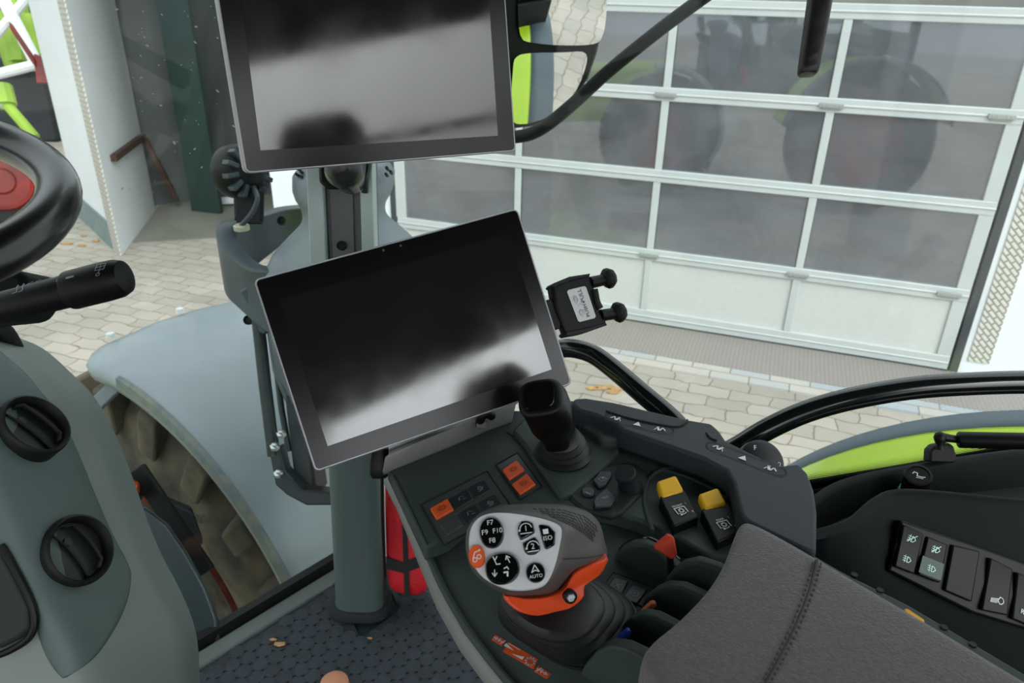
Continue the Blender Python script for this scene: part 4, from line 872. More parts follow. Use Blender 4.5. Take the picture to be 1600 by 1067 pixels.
m = MB(); m.lathe(o, kax, [(.015, -.002), (.0145, .004), (.0115, .008), (.011, .022), (.0125, .023), (.0125, .029), (.0115, .031), (.0001, .031)], 32); m.build('rotary_knob', 'btn', con, ang=40)
# PTO switches
def pto(yel, body, word, lab):
    c = cen(body)
    pl = (V(0, 0, ZD), UP); zt = ZD + .012
    ytop = [Z(x, y, zt) for x, y in body]; 
    m = MB(); b = [Z(x, y, ZD + (.016 if i < 2 else .012)) for i, (x, y) in enumerate(body)]; m.prism(b, -UP * .018); T = m.build('switch', 'black', con, bevel=.0015, label=lab)
    m = MB(); a_ = [Z(x, y, ZD + z_) for (x, y), z_ in zip(yel, (.022, .026, .019, .017))]; m.prism(a_, -UP * .012 + 0 * UP); m.build('safety_slider', 'yellow', T, bevel=.003, seg=3)
    pl2 = plane3(b[0], b[1], b[2]); cc = (c[0] + 3, c[1] + 6)
    fr = frame(offs(pl2, .0004), cc, (cc[0] + (body[1][0] - body[0][0]) / 2, cc[1] + (body[1][1] - body[0][1]) / 2)); m = MB()
    text(m, fr, word, .0042, 0, .0078); stroke(m, fr, [(-.0065, -.004), (-.0065, .005), (.0065, .005), (.0065, -.004)], .0011); gear(m, fr, .0024, .0010, 0, .0, 8); stroke(m, fr, circ(.0055, 0, 0, 8, PI * 1.2, PI * 1.75), .001); fill(m, fr, [(-.0035, -.0035), (-.001, -.0062), (-.005, -.007)])
    text(m, fr, 'I', .004, .011, .008, rot=.3); text(m, fr, '0', .004, .0115, -.0055); m.build('symbol', 'white', T)
pto([(1026, 751), (1056, 741), (1069, 765), (1035, 777)], [(1031, 775), (1070, 764), (1092, 807), (1053, 822)], 'FRONT', 'left yellow-topped black PTO switch marked FRONT on the console')
pto([(1091, 771), (1122, 760), (1136, 786), (1102, 796)], [(1096, 795), (1138, 784), (1158, 830), (1121, 847)], 'REAR', 'right yellow-topped black PTO switch marked REAR on the console')
# lever arches
def arch(px, zt, mt_='deck2', th=.011):
    # upright plate standing across the tray, traced on its own vertical plane
    c = cen(px); o = Z(c[0], max(p[1] for p in px), ZB); return o
An = -RT
arches = [
 [(958, 880), (960, 868), (970, 857), (986, 850), (1007, 850), (1028, 861), (1053, 883), (1072, 905), (1066, 950), (960, 930)],
 [(1036, 915), (1039, 906), (1049, 893), (1065, 882), (1088, 877), (1120, 888), (1170, 915), (1170, 980), (1036, 950)],
 [(1000, 950), (1007, 936), (1021, 924), (1039, 916), (1065, 918.5), (1092, 931), (1150, 960), (1120, 1020), (1000, 985)],
 [(963, 996), (968, 982), (982, 970), (1002, 961.5), (1023, 965.5), (1046, 977), (1100, 1010), (1070, 1070), (963, 1030)],
 [(898, 1075), (904, 1056), (914, 1038), (931, 1018), (952, 1009), (977, 1013), (1004, 1026), (1060, 1062), (1050, 1150), (898, 1150)]]
opos = [Z(1030, 906, ZB), Z(1050, 935, ZB), Z(1030, 960, ZB), Z(1000, 1010, ZB), Z(960, 1085, ZB)]
for i, px in enumerate(arches):
    pl = (opos[i], An); P = [PL(x, y, pl) for x, y in px]
    P = [V(p[0], p[1], max(p[2], ZB - .01)) for p in P]
    m = MB(); m.prism(P, RT * .013); m.build('lever_guard', 'deck', con, bevel=.004, seg=3)
pl0 = (opos[0], An); m = MB(); q = [PL(x, y, pl0) for x, y in ((958, 880), (962, 868), (975, 858), (990, 853), (1008, 853), (1030, 866), (1052, 886))]
m.tube(smooth([p + RT * .013 for p in q], 5), .0025, 10); m.build('guard_rail_edge', 'gloss', con)
def paddle(name, lab, px, t, m_, d):
    m = MB(); m.prism([D(x, y, t) for x, y in px], d); T = m.build(name, m_, con, label=lab, bevel=.0018, seg=2)
    c = cen(px); m = MB(); a = D(c[0], c[1], t + .006); m.tube([a, V(a[0] + .01, a[1] + .005, ZB - .002)], .0035, 10); m.build('lever_stem', 'black2', T)
dr = (opos[0] - C0) @ fv
paddle('spool_lever', 'red-orange paddle lever on the first arch behind the joystick', [(1022, 857), (1046, 837), (1054, 840), (1059, 868), (1050, 875)], dr - .045, 'red', fv * .012)
paddle('spool_lever', 'tan-orange paddle lever between the lever arches', [(1002, 957), (1018, 942), (1025, 941), (1027, 946), (1017, 958)], (opos[2] - C0) @ fv - .03, 'tan', fv * .008)
paddle('spool_lever', 'blue paddle lever beside the joystick boot', [(963, 1001), (981, 984), (986, 985), (987, 991), (976, 1003)], (opos[3] - C0) @ fv - .03, 'blue', fv * .008)
# orange printed labels
def sticker(px, draw):
    k = key(px, pB, .0005, 'orange', 'print_label', con, .0002, label='orange printed label'); c = cen(px); fr = frame(offs(pB, .0006), c, ((px[1][0] + px[2][0]) / 2, (px[1][1] + px[2][1]) / 2)); m = MB(); draw(m, fr); m.build('symbol', 'white', k)
sticker([(774, 991), (790.5, 1001), (783.5, 1008.5), (768, 999)], lambda m, f: (arrow(m, f, (.0, 0), (-.006, 0), .001, .004, .0005), stroke(m, f, [(.001, -.002), (.001, .002)], .001), stroke(m, f, [(.001, .0), (.006, 0)], .001), stroke(m, f, [(.004, -.0025), (.006, .0025)], .001)))
sticker([(796, 1003), (841, 1030), (833.6, 1045), (785.5, 1017)], lambda m, f: (fill(m, f, [(-.019, .003), (-.008, .0), (-.019, -.001)]), stroke(m, f, [(-.018, .004), (-.004, .004)], .0007), fill(m, f, [(-.008, -.004), (.004, .0), (.004, -.004)]), gear(m, f, .0035, .001, .011, -.001, 9)))
sticker([(841, 1040), (861.5, 1052.6), (854.5, 1060), (834.5, 1048.4)], lambda m, f: (arrow(m, f, (.0, 0), (.006, 0), .001, .004, .0005), stroke(m, f, [(-.001, -.002), (-.001, .002)], .001), stroke(m, f, [(-.006, 0), (-.001, 0)], .001), stroke(m, f, [(-.005, -.0025), (-.003, .0025)], .001)))

# ---- cross lever
cl = thing('cross_lever', 'black cross lever with bellows boot in front of the lower terminal', 'lever', Z(880, 722, ZD + .008))
cb = Z(879, 712, ZD + .008)
m = MB(); pr = [(.035, 0), (.036, .004), (.030, .008), (.0325, .012), (.027, .016), (.0285, .020), (.0225, .024), (.024, .028), (.019, .033), (.0185, .045)]
ct = D(846, 618, .84); cax = nz(ct - cb)
rings = []
for i, (r_, h_) in enumerate(pr):
    t = min(1, h_ / .045); axm = nz(UP * (1 - t) + cax * t); c = cb + (UP * (1 - t * .5) + cax * t * .5) * h_
    e1 = nz(np.cross(axm, V(0, 1, 0))); rings.append(rring(c, e1, np.cross(axm, e1), r_, r_, 2, 32))
m.loft(rings); m.build('bellows', 'boot', cl, ang=50)
m = MB(); L = np.linalg.norm(ct - cb); e1 = nz(rv - cax * (rv @ cax)); e2 = np.cross(cax, e1)
e1b = nz(e1 * .9 - e2 * .35 * 0 + 0 * e1)
pts = [(.24, .0155, .0155, 0), (.42, .0165, .0165, 0), (.50, .021, .019, .0), (.60, .025, .022, .001), (.74, .0265, .025, .002), (.88, .0265, .026, .001), (.97, .0255, .026, -.002), (1.0, .024, .025, -.003)]
m.loft([rring(cb + (ct - cb) * t + e1 * dx, e1, e2, a_, b_, 3.2, 36) for t, a_, b_, dx in pts]); 
hd_ = m.build('lever_grip', 'black', cl, bevel=.004, seg=3, ang=45)
tcn = ct - e1 * .003 + cax * .0004
m = MB(); m.loft([rring(tcn + cax * h_, e1, e2, .018 * s_, .019 * s_, 3.5, 28) for h_, s_ in ((0, 1), (.0012, .97))]); m.build('grip_cap', 'gloss', cl, ang=40)

# ---- multifunction joystick
jy = thing('joystick', 'grey and orange multifunction joystick with silver button face on the armrest', 'joystick', Z(880, 985, ZB))
jn = nz(-ray(800, 865) + V(-.10, -.02, .35)); jo = D(803, 862, .60); jp = (jo, jn)
face = [(734, 833), (740, 818), (752, 807), (770, 802), (795, 802), (825, 806), (852, 812), (872, 820), (878, 830), (875, 852), (869, 878), (860, 902), (848, 916), (826, 922), (798, 922), (772, 913), (752, 900), (738, 880), (733, 856)]
F_ = smooth([PL(x, y, jp) for x, y in face], 3, True); fc = sum(F_) / len(F_)
nF = len(F_)
def sc(P, k, c=None): 
    c = fc if c is None else c; return [c + (p - c) * k for p in P]
B_ = [(727, 835), (735, 817), (748, 802), (769, 791), (797, 787), (840, 786), (885, 789), (918, 799), (937, 818), (944, 842), (949, 872), (905, 886), (890, 903), (872, 926), (838, 932), (800, 933), (768, 920), (742, 900), (728, 868)]
t_B = [.625, .625, .63, .635, .64, .65, .665, .675, .68, .675, .665, .645, .64, .63, .625, .622, .62, .62, .62]
RB = smooth([D(x, y, t) for (x, y), t in zip(B_, t_B)], 3, True)
C_ = [(760, 850), (765, 830), (780, 810), (800, 797), (825, 790), (860, 788), (895, 791), (922, 801), (938, 819), (944, 843), (948, 870), (925, 882), (900, 900), (885, 915), (860, 922), (830, 925), (800, 920), (780, 905), (765, 880)]
RC = smooth([D(x, y, t + .035) for (x, y), t in zip(C_, t_B)], 3, True)
cc = sum(RC) / len(RC)
jm = MB(); jm.loft([sc(F_, .99), sc(F_, 1.035), [a * .45 + b * .55 - jn * 0 for a, b in zip(sc(F_, 1.06), RB)], RB, [a * .5 + b * .5 for a, b in zip(RB, RC)], RC, [cc + fv * .012 + (p - cc) * .75 for p in RC], [cc + fv * .02 + (p - cc) * .3 for p in RC]])
grip_ob = jm.build('grip', 'joy', jy, sub=1, ang=180)
m = MB(); m.loft([[p + jn * -.003 for p in sc(F_, .995)], [p + jn * .0014 for p in sc(F_, .995)], [p + jn * .0028 for p in sc(F_, .98)]]); fpz = m.build('button_face', 'silver', jy, ang=60)
jt = offs(jp, .0026)
# perforated thumb rest (rows of small dark holes on the upper flank)
m = MB()
seg = lambda u, v: None
g0 = [(835, 795), (880, 797), (915, 808), (935, 826)]; g1 = [(872, 812), (893, 820), (912, 832), (927, 845)]
def bil(u, v):
    def ev(g, t): 
        t *= 3; i = min(2, int(t)); f_ = t - i; return V(g[i][0] * (1 - f_) + g[i + 1][0] * f_, g[i][1] * (1 - f_) + g[i + 1][1] * f_)
    a = ev(g0, u) * (1 - v) + ev(g1, u) * v; return a
jhole_px = [bil((i + .5 * (j % 2)) / 14, j / 5.) for j in range(6) for i in range(14)]
jhole = m
from mathutils.bvhtree import BVHTree
bpy.context.view_layer.update(); dg_ = bpy.context.evaluated_depsgraph_get(); bv = BVHTree.FromObject(grip_ob, dg_); jl = WL[jy]
m = MB()
for x, y in jhole_px:
    h_ = bv.ray_cast(Vector(tuple(C0 - jl)), Vector(tuple(ray(x, y))).normalized())
    if h_[0] is None: continue
    p = np.array(h_[0]) + jl; n_ = np.array(h_[1]); n_ = n_ if n_ @ (C0 - p) > 0 else -n_
    e1 = nz(rv + uv * -.25 - n_ * ((rv + uv * -.25) @ n_)); m.loft([rring(p + n_ * q, e1, np.cross(n_, e1), .0021, .0013, 3, 10) for q in (-.0005, .00035)])
m.build('perforation', 'joyhole', jy, kind='stuff')
sm_ = []
for x, y in ((880, 873), (893, 872.5), (906, 872), (920, 870.5), (932, 869), (944, 866)):
    h_ = bv.ray_cast(Vector(tuple(C0 - jl)), Vector(tuple(ray(x, y))).normalized())
    if h_[0] is not None: sm_.append(np.array(h_[0]) + jl)
if len(sm_) > 2: m = MB(); m.tube(sm_, .0006, 6); m.build('grip_seam', 'joyhole', jy)
# buttons
def jframe(x, y, l=.0): return frame(offs(jt, l), (x, y), (x + 10, y - 1.5))
def disc_btn(x, y, rx, ry, m_, name='button', h=.004, ringm='black', **k):
    fr = jframe(x, y); sx_ = np.linalg.norm(PL(x + rx, y, jt) - fr[0]); sy_ = np.linalg.norm(PL(x, y + ry, jt) - fr[0])
    m = MB(); m.loft([rring(fr[0] + fr[3] * h_, fr[1], fr[2], sx_ * s_, sy_ * s_, 2.1, 32) for h_, s_ in ((-.002, 1), (h * .6, 1), (h, .9), (h * 1.05, .5))]); o = m.build(name, m_, jy, ang=50, **k)
    return o, (fr[0] + fr[3] * (h * 1.06), fr[1], fr[2], fr[3])
o, fr = disc_btn(768.5, 833, 19, 24.5, 'gloss', h=.005, label='round black four-way button marked F7 to F10'); m = MB()
for s, x, y in (('F7', 0, .0072), ('F9', -.0052, 0), ('F10', .0052, 0), ('F8', 0, -.0072)): text(m, fr, s, .0056, x, y)
m.build('lettering', 'white', o)
o, fr = disc_btn(745.5, 870, 12.5, 18, 'orange', label='orange button'); m = MB(); stroke(m, fr, [(-.003, -.002), (-.001, .003), (.003, .004)], .0008); stroke(m, fr, circ(.0016, -.0015, -.003), .0008); stroke(m, fr, circ(.0016, .002, -.001), .0008); arrow(m, fr, (0, .003), (.004, .0045), .0008, .002); m.build('symbol', 'white', o)
o, fr = disc_btn(785.5, 889, 27, 25, 'gloss', h=.006, label='large black four-way button with arrows'); m = MB()
def oarrow(m, f, a, b, w=.0007, h=.0026):
    a = V(*a); b = V(*b); d = nz(b - a); p = V(-d[1], d[0]); stroke(m, f, [a, b], w); stroke(m, f, [b - d * h + p * h * .7, b, b - d * h - p * h * .7], w)
oarrow(m, fr, (.0065, .003), (.0045, .0085)); oarrow(m, fr, (-.006, -.001), (-.0065, -.006)); stroke(m, fr, [(-.006, .009), (-.004, .003), (-.001, .003)], .0008); stroke(m, fr, [(-.003, .009), (-.005, .006)], .0007); stroke(m, fr, [(.0015, -.001), (.004, .0), (.005, -.002)], .0008); stroke(m, fr, [(.001, -.004), (.004, -.004), (.0035, -.007)], .0012); m.build('symbol', 'white', o)
o, fr = disc_btn(837, 895, 15, 16, 'gloss', h=.003, label='round black button marked AUTO'); m = MB(); text(m, fr, 'AUTO', .0038, 0, -.0032); stroke(m, fr, [(-.003, .0), (0, .0055), (.003, .0), (0, .0015)], .0007, close=True); m.build('lettering', 'white', o)
def pbtn(px, draw, lab):
    P = smooth([PL(x, y, offs(jt, .002)) for x, y in px], 1, True); c = cen(px); fr = jframe(c[0], c[1], .0024); m = MB(); m.prism(P, -jn * .004); o = m.build('button', 'gloss', jy, bevel=.0012, label=lab); m = MB(); draw(m, fr); m.build('symbol', 'white', o)
def fig(s): return lambda m, f: (text(m, f, s, .0062, .0008, .0005), stroke(m, f, circ(.0048, .0008, 0, 8, .2, PI - .1), .0007), stroke(m, f, [(-.004, -.0032), (.005, -.0032)], .0007), fill(m, f, circ(.0009, -.0045, -.0005, 8)))
pbtn([(809, 822), (814, 814), (826, 813), (833, 817), (836, 832), (822, 840), (813, 844), (809, 835)], fig('1'), 'black button marked 1')
pbtn([(816, 848), (836, 838), (842, 847), (845, 859), (836, 866), (825, 867), (819, 861)], fig('2'), 'black button marked 2')
pbtn([(841, 820), (849, 819), (858, 821), (868, 831), (867, 851), (855, 858), (851, 857), (846, 840)], lambda m, f: (fill(m, f, [(-.0025, .0015), (.0018, .0015), (.0018, .0055), (-.0025, .0055)]), text(m, f, 'ISO', .005, .0005, -.002)), 'black button marked ISO')
# orange collar
op = [(786, 930), (815, 934), (842, 934), (868, 928), (884, 916), (893, 900), (905, 887), (949, 871), (946, 884), (938, 897), (914, 914), (913, 930), (903, 942), (888, 951), (866, 956), (840, 962), (813, 957), (795, 945)]
ot = [.615, .612, .612, .615, .62, .628, .636, .648, .652, .65, .64, .632, .628, .622, .618, .615, .613, .613]
P1 = smooth([D(x, y, t + .004) for (x, y), t in zip(op, ot)], 2, True); oc = sum(P1) / len(P1)
m = MB(); m.loft([[oc + (p - oc) * .94 - fv * .003 for p in P1], P1, [p + fv * .03 + uv * .0 for p in P1], [oc + (p - oc) * .8 + fv * .045 for p in P1]]); m.build('grip_base', 'orange2', jy, ang=50, bevel=.001)
o_ = D(891, 932, .619); m = MB(); m.lathe(o_, -fv + rv * .2, [(.0058, -.004), (.0058, .001), (.005, .0018), (.0046, .0012), (.0001, .0012)], 24); k = m.build('bolt_recess', 'black', jy, ang=40)
m = MB(); m.lathe(o_ + (-fv) * .001, -fv + rv * .2, [(.0038, 0), (.0038, .002), (.003, .003), (.0018, .003), (.0015, .002), (.0001, .002)], 6); m.build('bolt', 'chrome', jy, ang=30)
# boot
bc = (Z(785, 960, ZB) + Z(970, 968, ZB)) / 2 + V(.006, .004, 0); bdx = nz(Z(885, 1048, ZB) - Z(787, 985, ZB)); bdy = np.cross(UP, bdx)
tpc = D(858, 938, .655); hb = tpc[2] - ZB
m = MB(); rgs = []
N_ = 4; SEG = ((0, -.008), (.12, -.001), (.3, .003), (.5, .002), (.62, -.004), (.8, -.010))
hxb = np.linalg.norm(Z(885, 1048, ZB) - Z(787, 975, ZB)) / 2
for i in range(N_):
    for ds_, dw_ in SEG:
        t = (i + ds_) / N_; c = bc * (1 - t) + tpc * t; c = V(c[0], c[1], ZB + .004 + (hb - .004) * t)
        w_ = (.059 * (1 - t) + .040 * t) + dw_ * (1 - .3 * t)
        rgs.append(rring(c, bdx, bdy, w_, w_ * .92, 3.4 - t * 1.2, 40))
rgs.insert(0, rring(bc + UP * -.001, bdx, bdy, 0.062, .056, 3.4, 40)); rgs.insert(1, rring(bc + UP * .004, bdx, bdy, 0.062, .056, 3.4, 40))
m.loft(rgs); m.build('bellows', 'boot', jy, ang=50)

# ---- armrest pad
pad = thing('armrest_pad', 'grey velour armrest cushion with a double stitched seam', 'armrest', Z(1250, 1000, 2.30))
ppx = [(1003, 1016), (1050, 977), (1092, 935), (1122, 895), (1140, 855), (1152, 822), (1166, 813), (1200, 828), (1240, 850), (1278, 872), (1360, 920), (1480, 990), (1600, 1063), (1690, 1120), (1740, 1250), (1500, 1400), (1150, 1400), (1070, 1180), (1033, 1085), (1012, 1045)]
PZ = 2.345
pt_ = [Z(x, y, PZ) for x, y in ppx]; pc = sum(pt_) / len(pt_)
def pin(k, dz): return [pc + (p - pc) * k + UP * dz for p in pt_]
sm = lambda P: smooth(P, 2, True)
m = MB(); m.loft([sm(pin(.97, -.055)), sm(pin(1.0, -.045)), sm(pin(1.005, -.02)), sm(pin(.997, -.006)), sm(pin(.975, .001)), sm(pin(.93, .003)), sm(pin(.6, .004)), sm(pin(.2, .004))]); m.build('cushion', 'fabric', pad, ang=180, sub=1)
m = MB()
for dx in (0, 13):
    P_ = smooth([Z(x + dx, y, PZ + .0045) for x, y in ((1270, 880), (1259, 920), (1240, 970), (1216, 1020), (1190, 1067), (1160, 1120))], 12)
    for a_, b_ in zip(P_[::2], P_[1::2]): m.tube([a_, a_ * .3 + b_ * .7], .0009, 6)
m.build('stitching', 'stitch', pad)
m = MB(); m.tube(smooth([Z(x + 6, y, PZ + .003) for x, y in ((1270, 876), (1259, 920), (1240, 970), (1216, 1020), (1190, 1067), (1160, 1120))], 6), .0014, 8); m.build('seam', 'stitch', pad)
m = MB(); m.prism([Z(x, y, PZ - .012) for x, y in ((1278, 874), (1420, 945), (1600, 1052), (1720, 1125), (1700, 1150), (1590, 1070), (1410, 965), (1270, 885))], -UP * .03); m.build('armrest_frame', 'deck', pad, bevel=.002)
ytag = MB(); ytag.prism([Z(x, y, PZ - .006) for x, y in ((1412, 951), (1418, 950), (1445, 968), (1444, 974), (1438, 973), (1416, 959))], -UP * .01); ytag.build('label_tag', 'yellowtag', pad, bevel=.001, label='yellow tag')
for x, y in ((1335, 906), (1375, 930), (1475, 988), (1520, 1015)): m = MB(); m.lathe(Z(x, y - 8, PZ - .0115), UP, [(.003, -.004), (.003, .0006), (.0001, .0006)], 10); m.build('rivet', 'black', pad)
# ================================================= SIDE CONSOLE (right)
M['sidecon'] = mat('side_console_dark', rgb(15, 22, 22), .65, spec=.15, bump=.12, bscale=900, bdist=.0005)
sc_ = thing('side_console', 'dark green-grey side console with storage tray right of the armrest', 'side console', Z(1500, 850, 1.95))
r1 = [(1262, 792), (1300, 762), (1350, 744), (1420, 730), (1500, 717), (1600, 704), (1760, 690)]
r2 = [(1255, 834), (1292, 829), (1340, 812), (1380, 779), (1425, 768), (1600, 784), (1760, 800)]
fb = [(1255, 872), (1290, 884), (1345, 915), (1400, 945), (1470, 985), (1600, 1072), (1760, 1180)]
z1, z2, z3 = 2.165, 2.225, 2.10
fpl = plane3(Z(1385, 779, z2), Z(1600, 784, z2), Z(1470, 985, z3))
R1 = smooth([Z(x, y, z1) for x, y in r1], 5); R2 = smooth([Z(x, y, z2) for x, y in r2], 5); R3 = smooth([Z(x, y, 2.16) for x, y in fb[:2]] + [PL(x, y, fpl) for x, y in fb[2:]], 5)
for L_ in (R1, R2, R3):
    e_ = nz(L_[-1] - L_[-6]); L_ += [L_[-1] + e_ * q for q in (.12, .25)]
def sh_(P, d, dz):   # shift outward (away from the driver) and up
    o = []
    for i, p in enumerate(P):
        t = nz(P[min(i + 1, len(P) - 1)] - P[max(i - 1, 0)]); nn = V(-t[1], t[0], 0); nn = nz(nn); nn = nn if nn @ V(0, 1, 0) > 0 else -nn; o.append(p + nn * d + UP * dz)
    return o
rows = [sh_(R1, .010, -.30), sh_(R1, .010, -.006), sh_(R1, .007, -.001), sh_(R1, -.002, .0), sh_(R1, -.007, -.005), sh_(R1, -.012, -.06), sh_([a * .9 + b * V(.1, .1, 0) + V(0, 0, .1) * a for a, b in zip(R1, R2)], 0, -.07), sh_(R2, .016, -.12), sh_(R2, .012, -.006), sh_(R2, .006, .0), R2, sh_(R2, -.005, -.006), R3, sh_(R3, -.002, -.15)]
m = MB(); m.loft(rows, cap=False, closed=False); m.build('console_shell', 'sidecon', sc_, solid=.002, ang=60)
mid_ = 20
rk_ = [[(1411, 817), (1446, 833), (1430, 899), (1396, 886)], [(1449, 836), (1483, 850), (1470, 913), (1433, 899)], [(1488, 849), (1534, 860), (1520, 943), (1474, 924)], [(1547, 869), (1585, 888), (1576, 964), (1532, 955)], [(1589, 892), (1630, 910), (1622, 985), (1580, 968)]]
m = MB(); m.prism([PL(x, y, offs(fpl, .010)) for x, y in ((1408, 812), (1536, 856), (1700, 915), (1690, 1010), (1520, 958), (1388, 892))], -fpl[1] * .016); m.build('switch_bezel', 'black', sc_, bevel=.003, seg=3)
labs = ['leftmost black rocker switch of the side console with two lit lamp symbols', 'second black rocker switch from the left with lit lower half', 'wide blank black rocker cover between the lamp switches', 'black rocker switch with a headlamp symbol', 'rocker switch at the right edge of the photo']
rnm = ['rocker_switch', 'rocker_switch', 'blank_cover', 'rocker_switch', 'rocker_switch']
for i, px in enumerate(rk_):
    a, b, c, d = px; md1 = ((a[0] + d[0]) / 2, (a[1] + d[1]) / 2); md2 = ((b[0] + c[0]) / 2, (b[1] + c[1]) / 2)
    k = .0
    hs = (.017, .013, .017) if i != 1 else (.014, .014, .018)
    m = MB(); ins = lambda q, o: (q[0] + (cen(px)[0] - q[0]) * .06, q[1] + (cen(px)[1] - q[1]) * .04)
    T3 = [PL(*ins(a, 0), offs(fpl, hs[0])), PL(*ins(b, 0), offs(fpl, hs[0])), PL(*ins(md2, 0), offs(fpl, hs[1])), PL(*ins(c, 0), offs(fpl, hs[2])), PL(*ins(d, 0), offs(fpl, hs[2])), PL(*ins(md1, 0), offs(fpl, hs[1]))]
    if i == 2: T3 = [PL(*ins(q, 0), offs(fpl, .015)) for q in (a, b, c, d)]
    n_ = len(T3); Bt = [p - fpl[1] * .02 for p in T3]
    fs = ([(0, 1, 2, 5), (5, 2, 3, 4)] if n_ == 6 else [(0, 1, 2, 3)]) + [tuple(range(2 * n_ - 1, n_ - 1, -1))] + [(q, q + n_, (q + 1) % n_ + n_, (q + 1) % n_) for q in range(n_)]
    m.add(T3 + Bt, fs); T = m.build(rnm[i], 'black', sc_, bevel=.002, seg=2, label=labs[i])
    def lampsym(m, f, s=1, cross=False, x=0, y=0):
        for q in range(3): stroke(m, f, [(x - .0045 * s, y + (q - 1) * .0022 * s), (x - .001 * s, y + (q - 1) * .0022 * s)], .0007)
        stroke(m, f, [(x, y - .003 * s), (x, y + .003 * s), (x + .002 * s, y + .0025 * s), (x + .004 * s, y), (x + .002 * s, y - .0025 * s)], .0009, close=True); stroke(m, f, [(x - .0025 * s, y - .004 * s), (x - .0025 * s, y + .004 * s)], .0006)
        if cross: stroke(m, f, [(x - .004 * s, y - .004 * s), (x + .004 * s, y + .005 * s)], .0008)
    def half(p, q, u): return (p[0] * (1 - u) + q[0] * u, p[1] * (1 - u) + q[1] * u)
    up = plane3(T3[0], T3[1], T3[2]); 
    if n_ == 6:
        lo = plane3(T3[5], T3[2], T3[3])
        cu = half(half(a, b, .5), half(md1, md2, .5), .5); cd = half(half(md1, md2, .5), half(d, c, .5), .45)
        xd = ((b[0] - a[0]) * .4, (b[1] - a[1]) * .4)
        if i in (0, 1):
            m = MB(); f = frame(offs(up, .0003), cu, (cu[0] + xd[0], cu[1] + xd[1])); lampsym(m, f, 1.15, True)
            f2 = frame(offs(lo, .0003), cd, (cd[0] + xd[0], cd[1] + xd[1])); lampsym(m, f2, 1.15); m.build('symbol', 'greenlit', T)
            if i == 1:
                m = MB(); m.prism([PL(*ins(q, 0), offs(lo, .0002)) for q in (half(md1, d, .0), half(md2, c, .0), half(md2, c, .85), half(md1, d, .85))], -lo[1] * .001); m.build('lit_window', 'greenbtn', T)
        if i == 3:
            m = MB(); f2 = frame(offs(lo, .0003), cd, (cd[0] + xd[0], cd[1] + xd[1])); stroke(m, f2, circ(.004, .004, .001, 8, -PI / 2, PI / 2 + .4), .001); stroke(m, f2, [(.004, -.003), (.001, .0), (.003, .005)], .001)
            for q in range(4): stroke(m, f2, [(.001, .002 - q * .0016), (-.007, -.001 - q * .0014)], .0007)
            m.build('symbol', 'white', T)
        if i == 4:
            m = MB(); f2 = frame(offs(lo, .0003), (cd[0] - 6, cd[1]), (cd[0] - 6 + xd[0], cd[1] + xd[1])); text(m, f2, 'R', .008); m.build('symbol', 'white', T)
# capped socket knob in the tray
kc = Z(1429, 768, 2.150); kt = D(1435, 742, (kc - C0) @ fv - .03); kx = nz(kt - kc)
m = MB(); m.lathe(kc - kx * .015, kx, [(.024, -.02), (.0235, .008), (.021, .013)], 32); m.build('socket_ring', 'teal', sc_, ang=40, label='teal ring')
kh = np.linalg.norm(kt - kc)
m = MB(); m.lathe(kc, kx, [(.0185, -.01), (.0185, kh - .004), (.0175, kh), (.0145, kh + .0005), (.014, kh - .001), (.0001, kh - .001)], 36); kb = m.build('push_knob', 'black', sc_, ang=40)
m = MB(); e1 = nz(rv - kx * (rv @ kx)); f2 = (kc + kx * (kh - .0008), e1, np.cross(kx, e1), kx); stroke(m, f2, [(-.006, .004), (-.003, .006), (.0, .003), (-.002, -.001), (.003, -.004), (.007, -.005)], .0012); stroke(m, f2, [(-.004, -.003), (.004, -.007)], .0008); m.build('symbol', 'white', kb)
# gas strut
gs = thing('gas_strut', 'black gas strut with ball joint on a bracket at the side window', 'gas strut', Z(1472, 716, 2.25))
gt = (Z(1470, 704, 2.19) - C0) @ fv
m = MB(); m.prism([D(x, y, gt) for x, y in ((1453, 723), (1454, 704), (1462, 696), (1484, 692), (1491, 697), (1497, 718), (1492, 724))], fv * .02); m.build('strut_bracket', 'black2', gs, bevel=.003)
m = MB(); m.lathe(D(1469, 683, gt - .004), nz(uv), [(.0001, .0085), (.0065, .006), (.009, 0), (.0075, -.006), (.005, -.012), (.006, -.018)], 24); m.tube([D(1472, 683, gt - .004), D(1485, 685, gt - .006), D(1500, 687, gt - .008)], [.007, .0058, .0055], 16); m.build('ball_joint', 'black', gs, ang=60)
m = MB(); a0_, a1_ = D(1496, 687, gt - .01), D(2100, 699, gt - .13); m.lathe(a0_, a1_ - a0_, [(.0001, 0), (.0105, .0005), (.012, .003), (.012, np.linalg.norm(a1_ - a0_))], 28); m.build('cylinder', 'black', gs, ang=40)
# grab rail
m = MB(); m.tube(smooth([D(862, 548, 1.16), D(890, 544, 1.14), D(925, 553, 1.12), D(960, 578, 1.10), D(1000, 612, 1.07), D(1050, 655, 1.04), D(1085, 695, 1.01), D(1115, 715, .99), D(1150, 700, .98), D(1200, 670, .97), D(1260, 643, .96), D(1330, 623, .95), D(1420, 607, .94), D(1510, 600, .93), D(1620, 597, .92), D(1780, 600, .90), D(2100, 640, .86), D(2400, 760, .80)], 6), .0145, 20)
gr = m.build('grab_rail', 'tube', label='glossy black bent grab rail in front of the side window', cat='handrail')
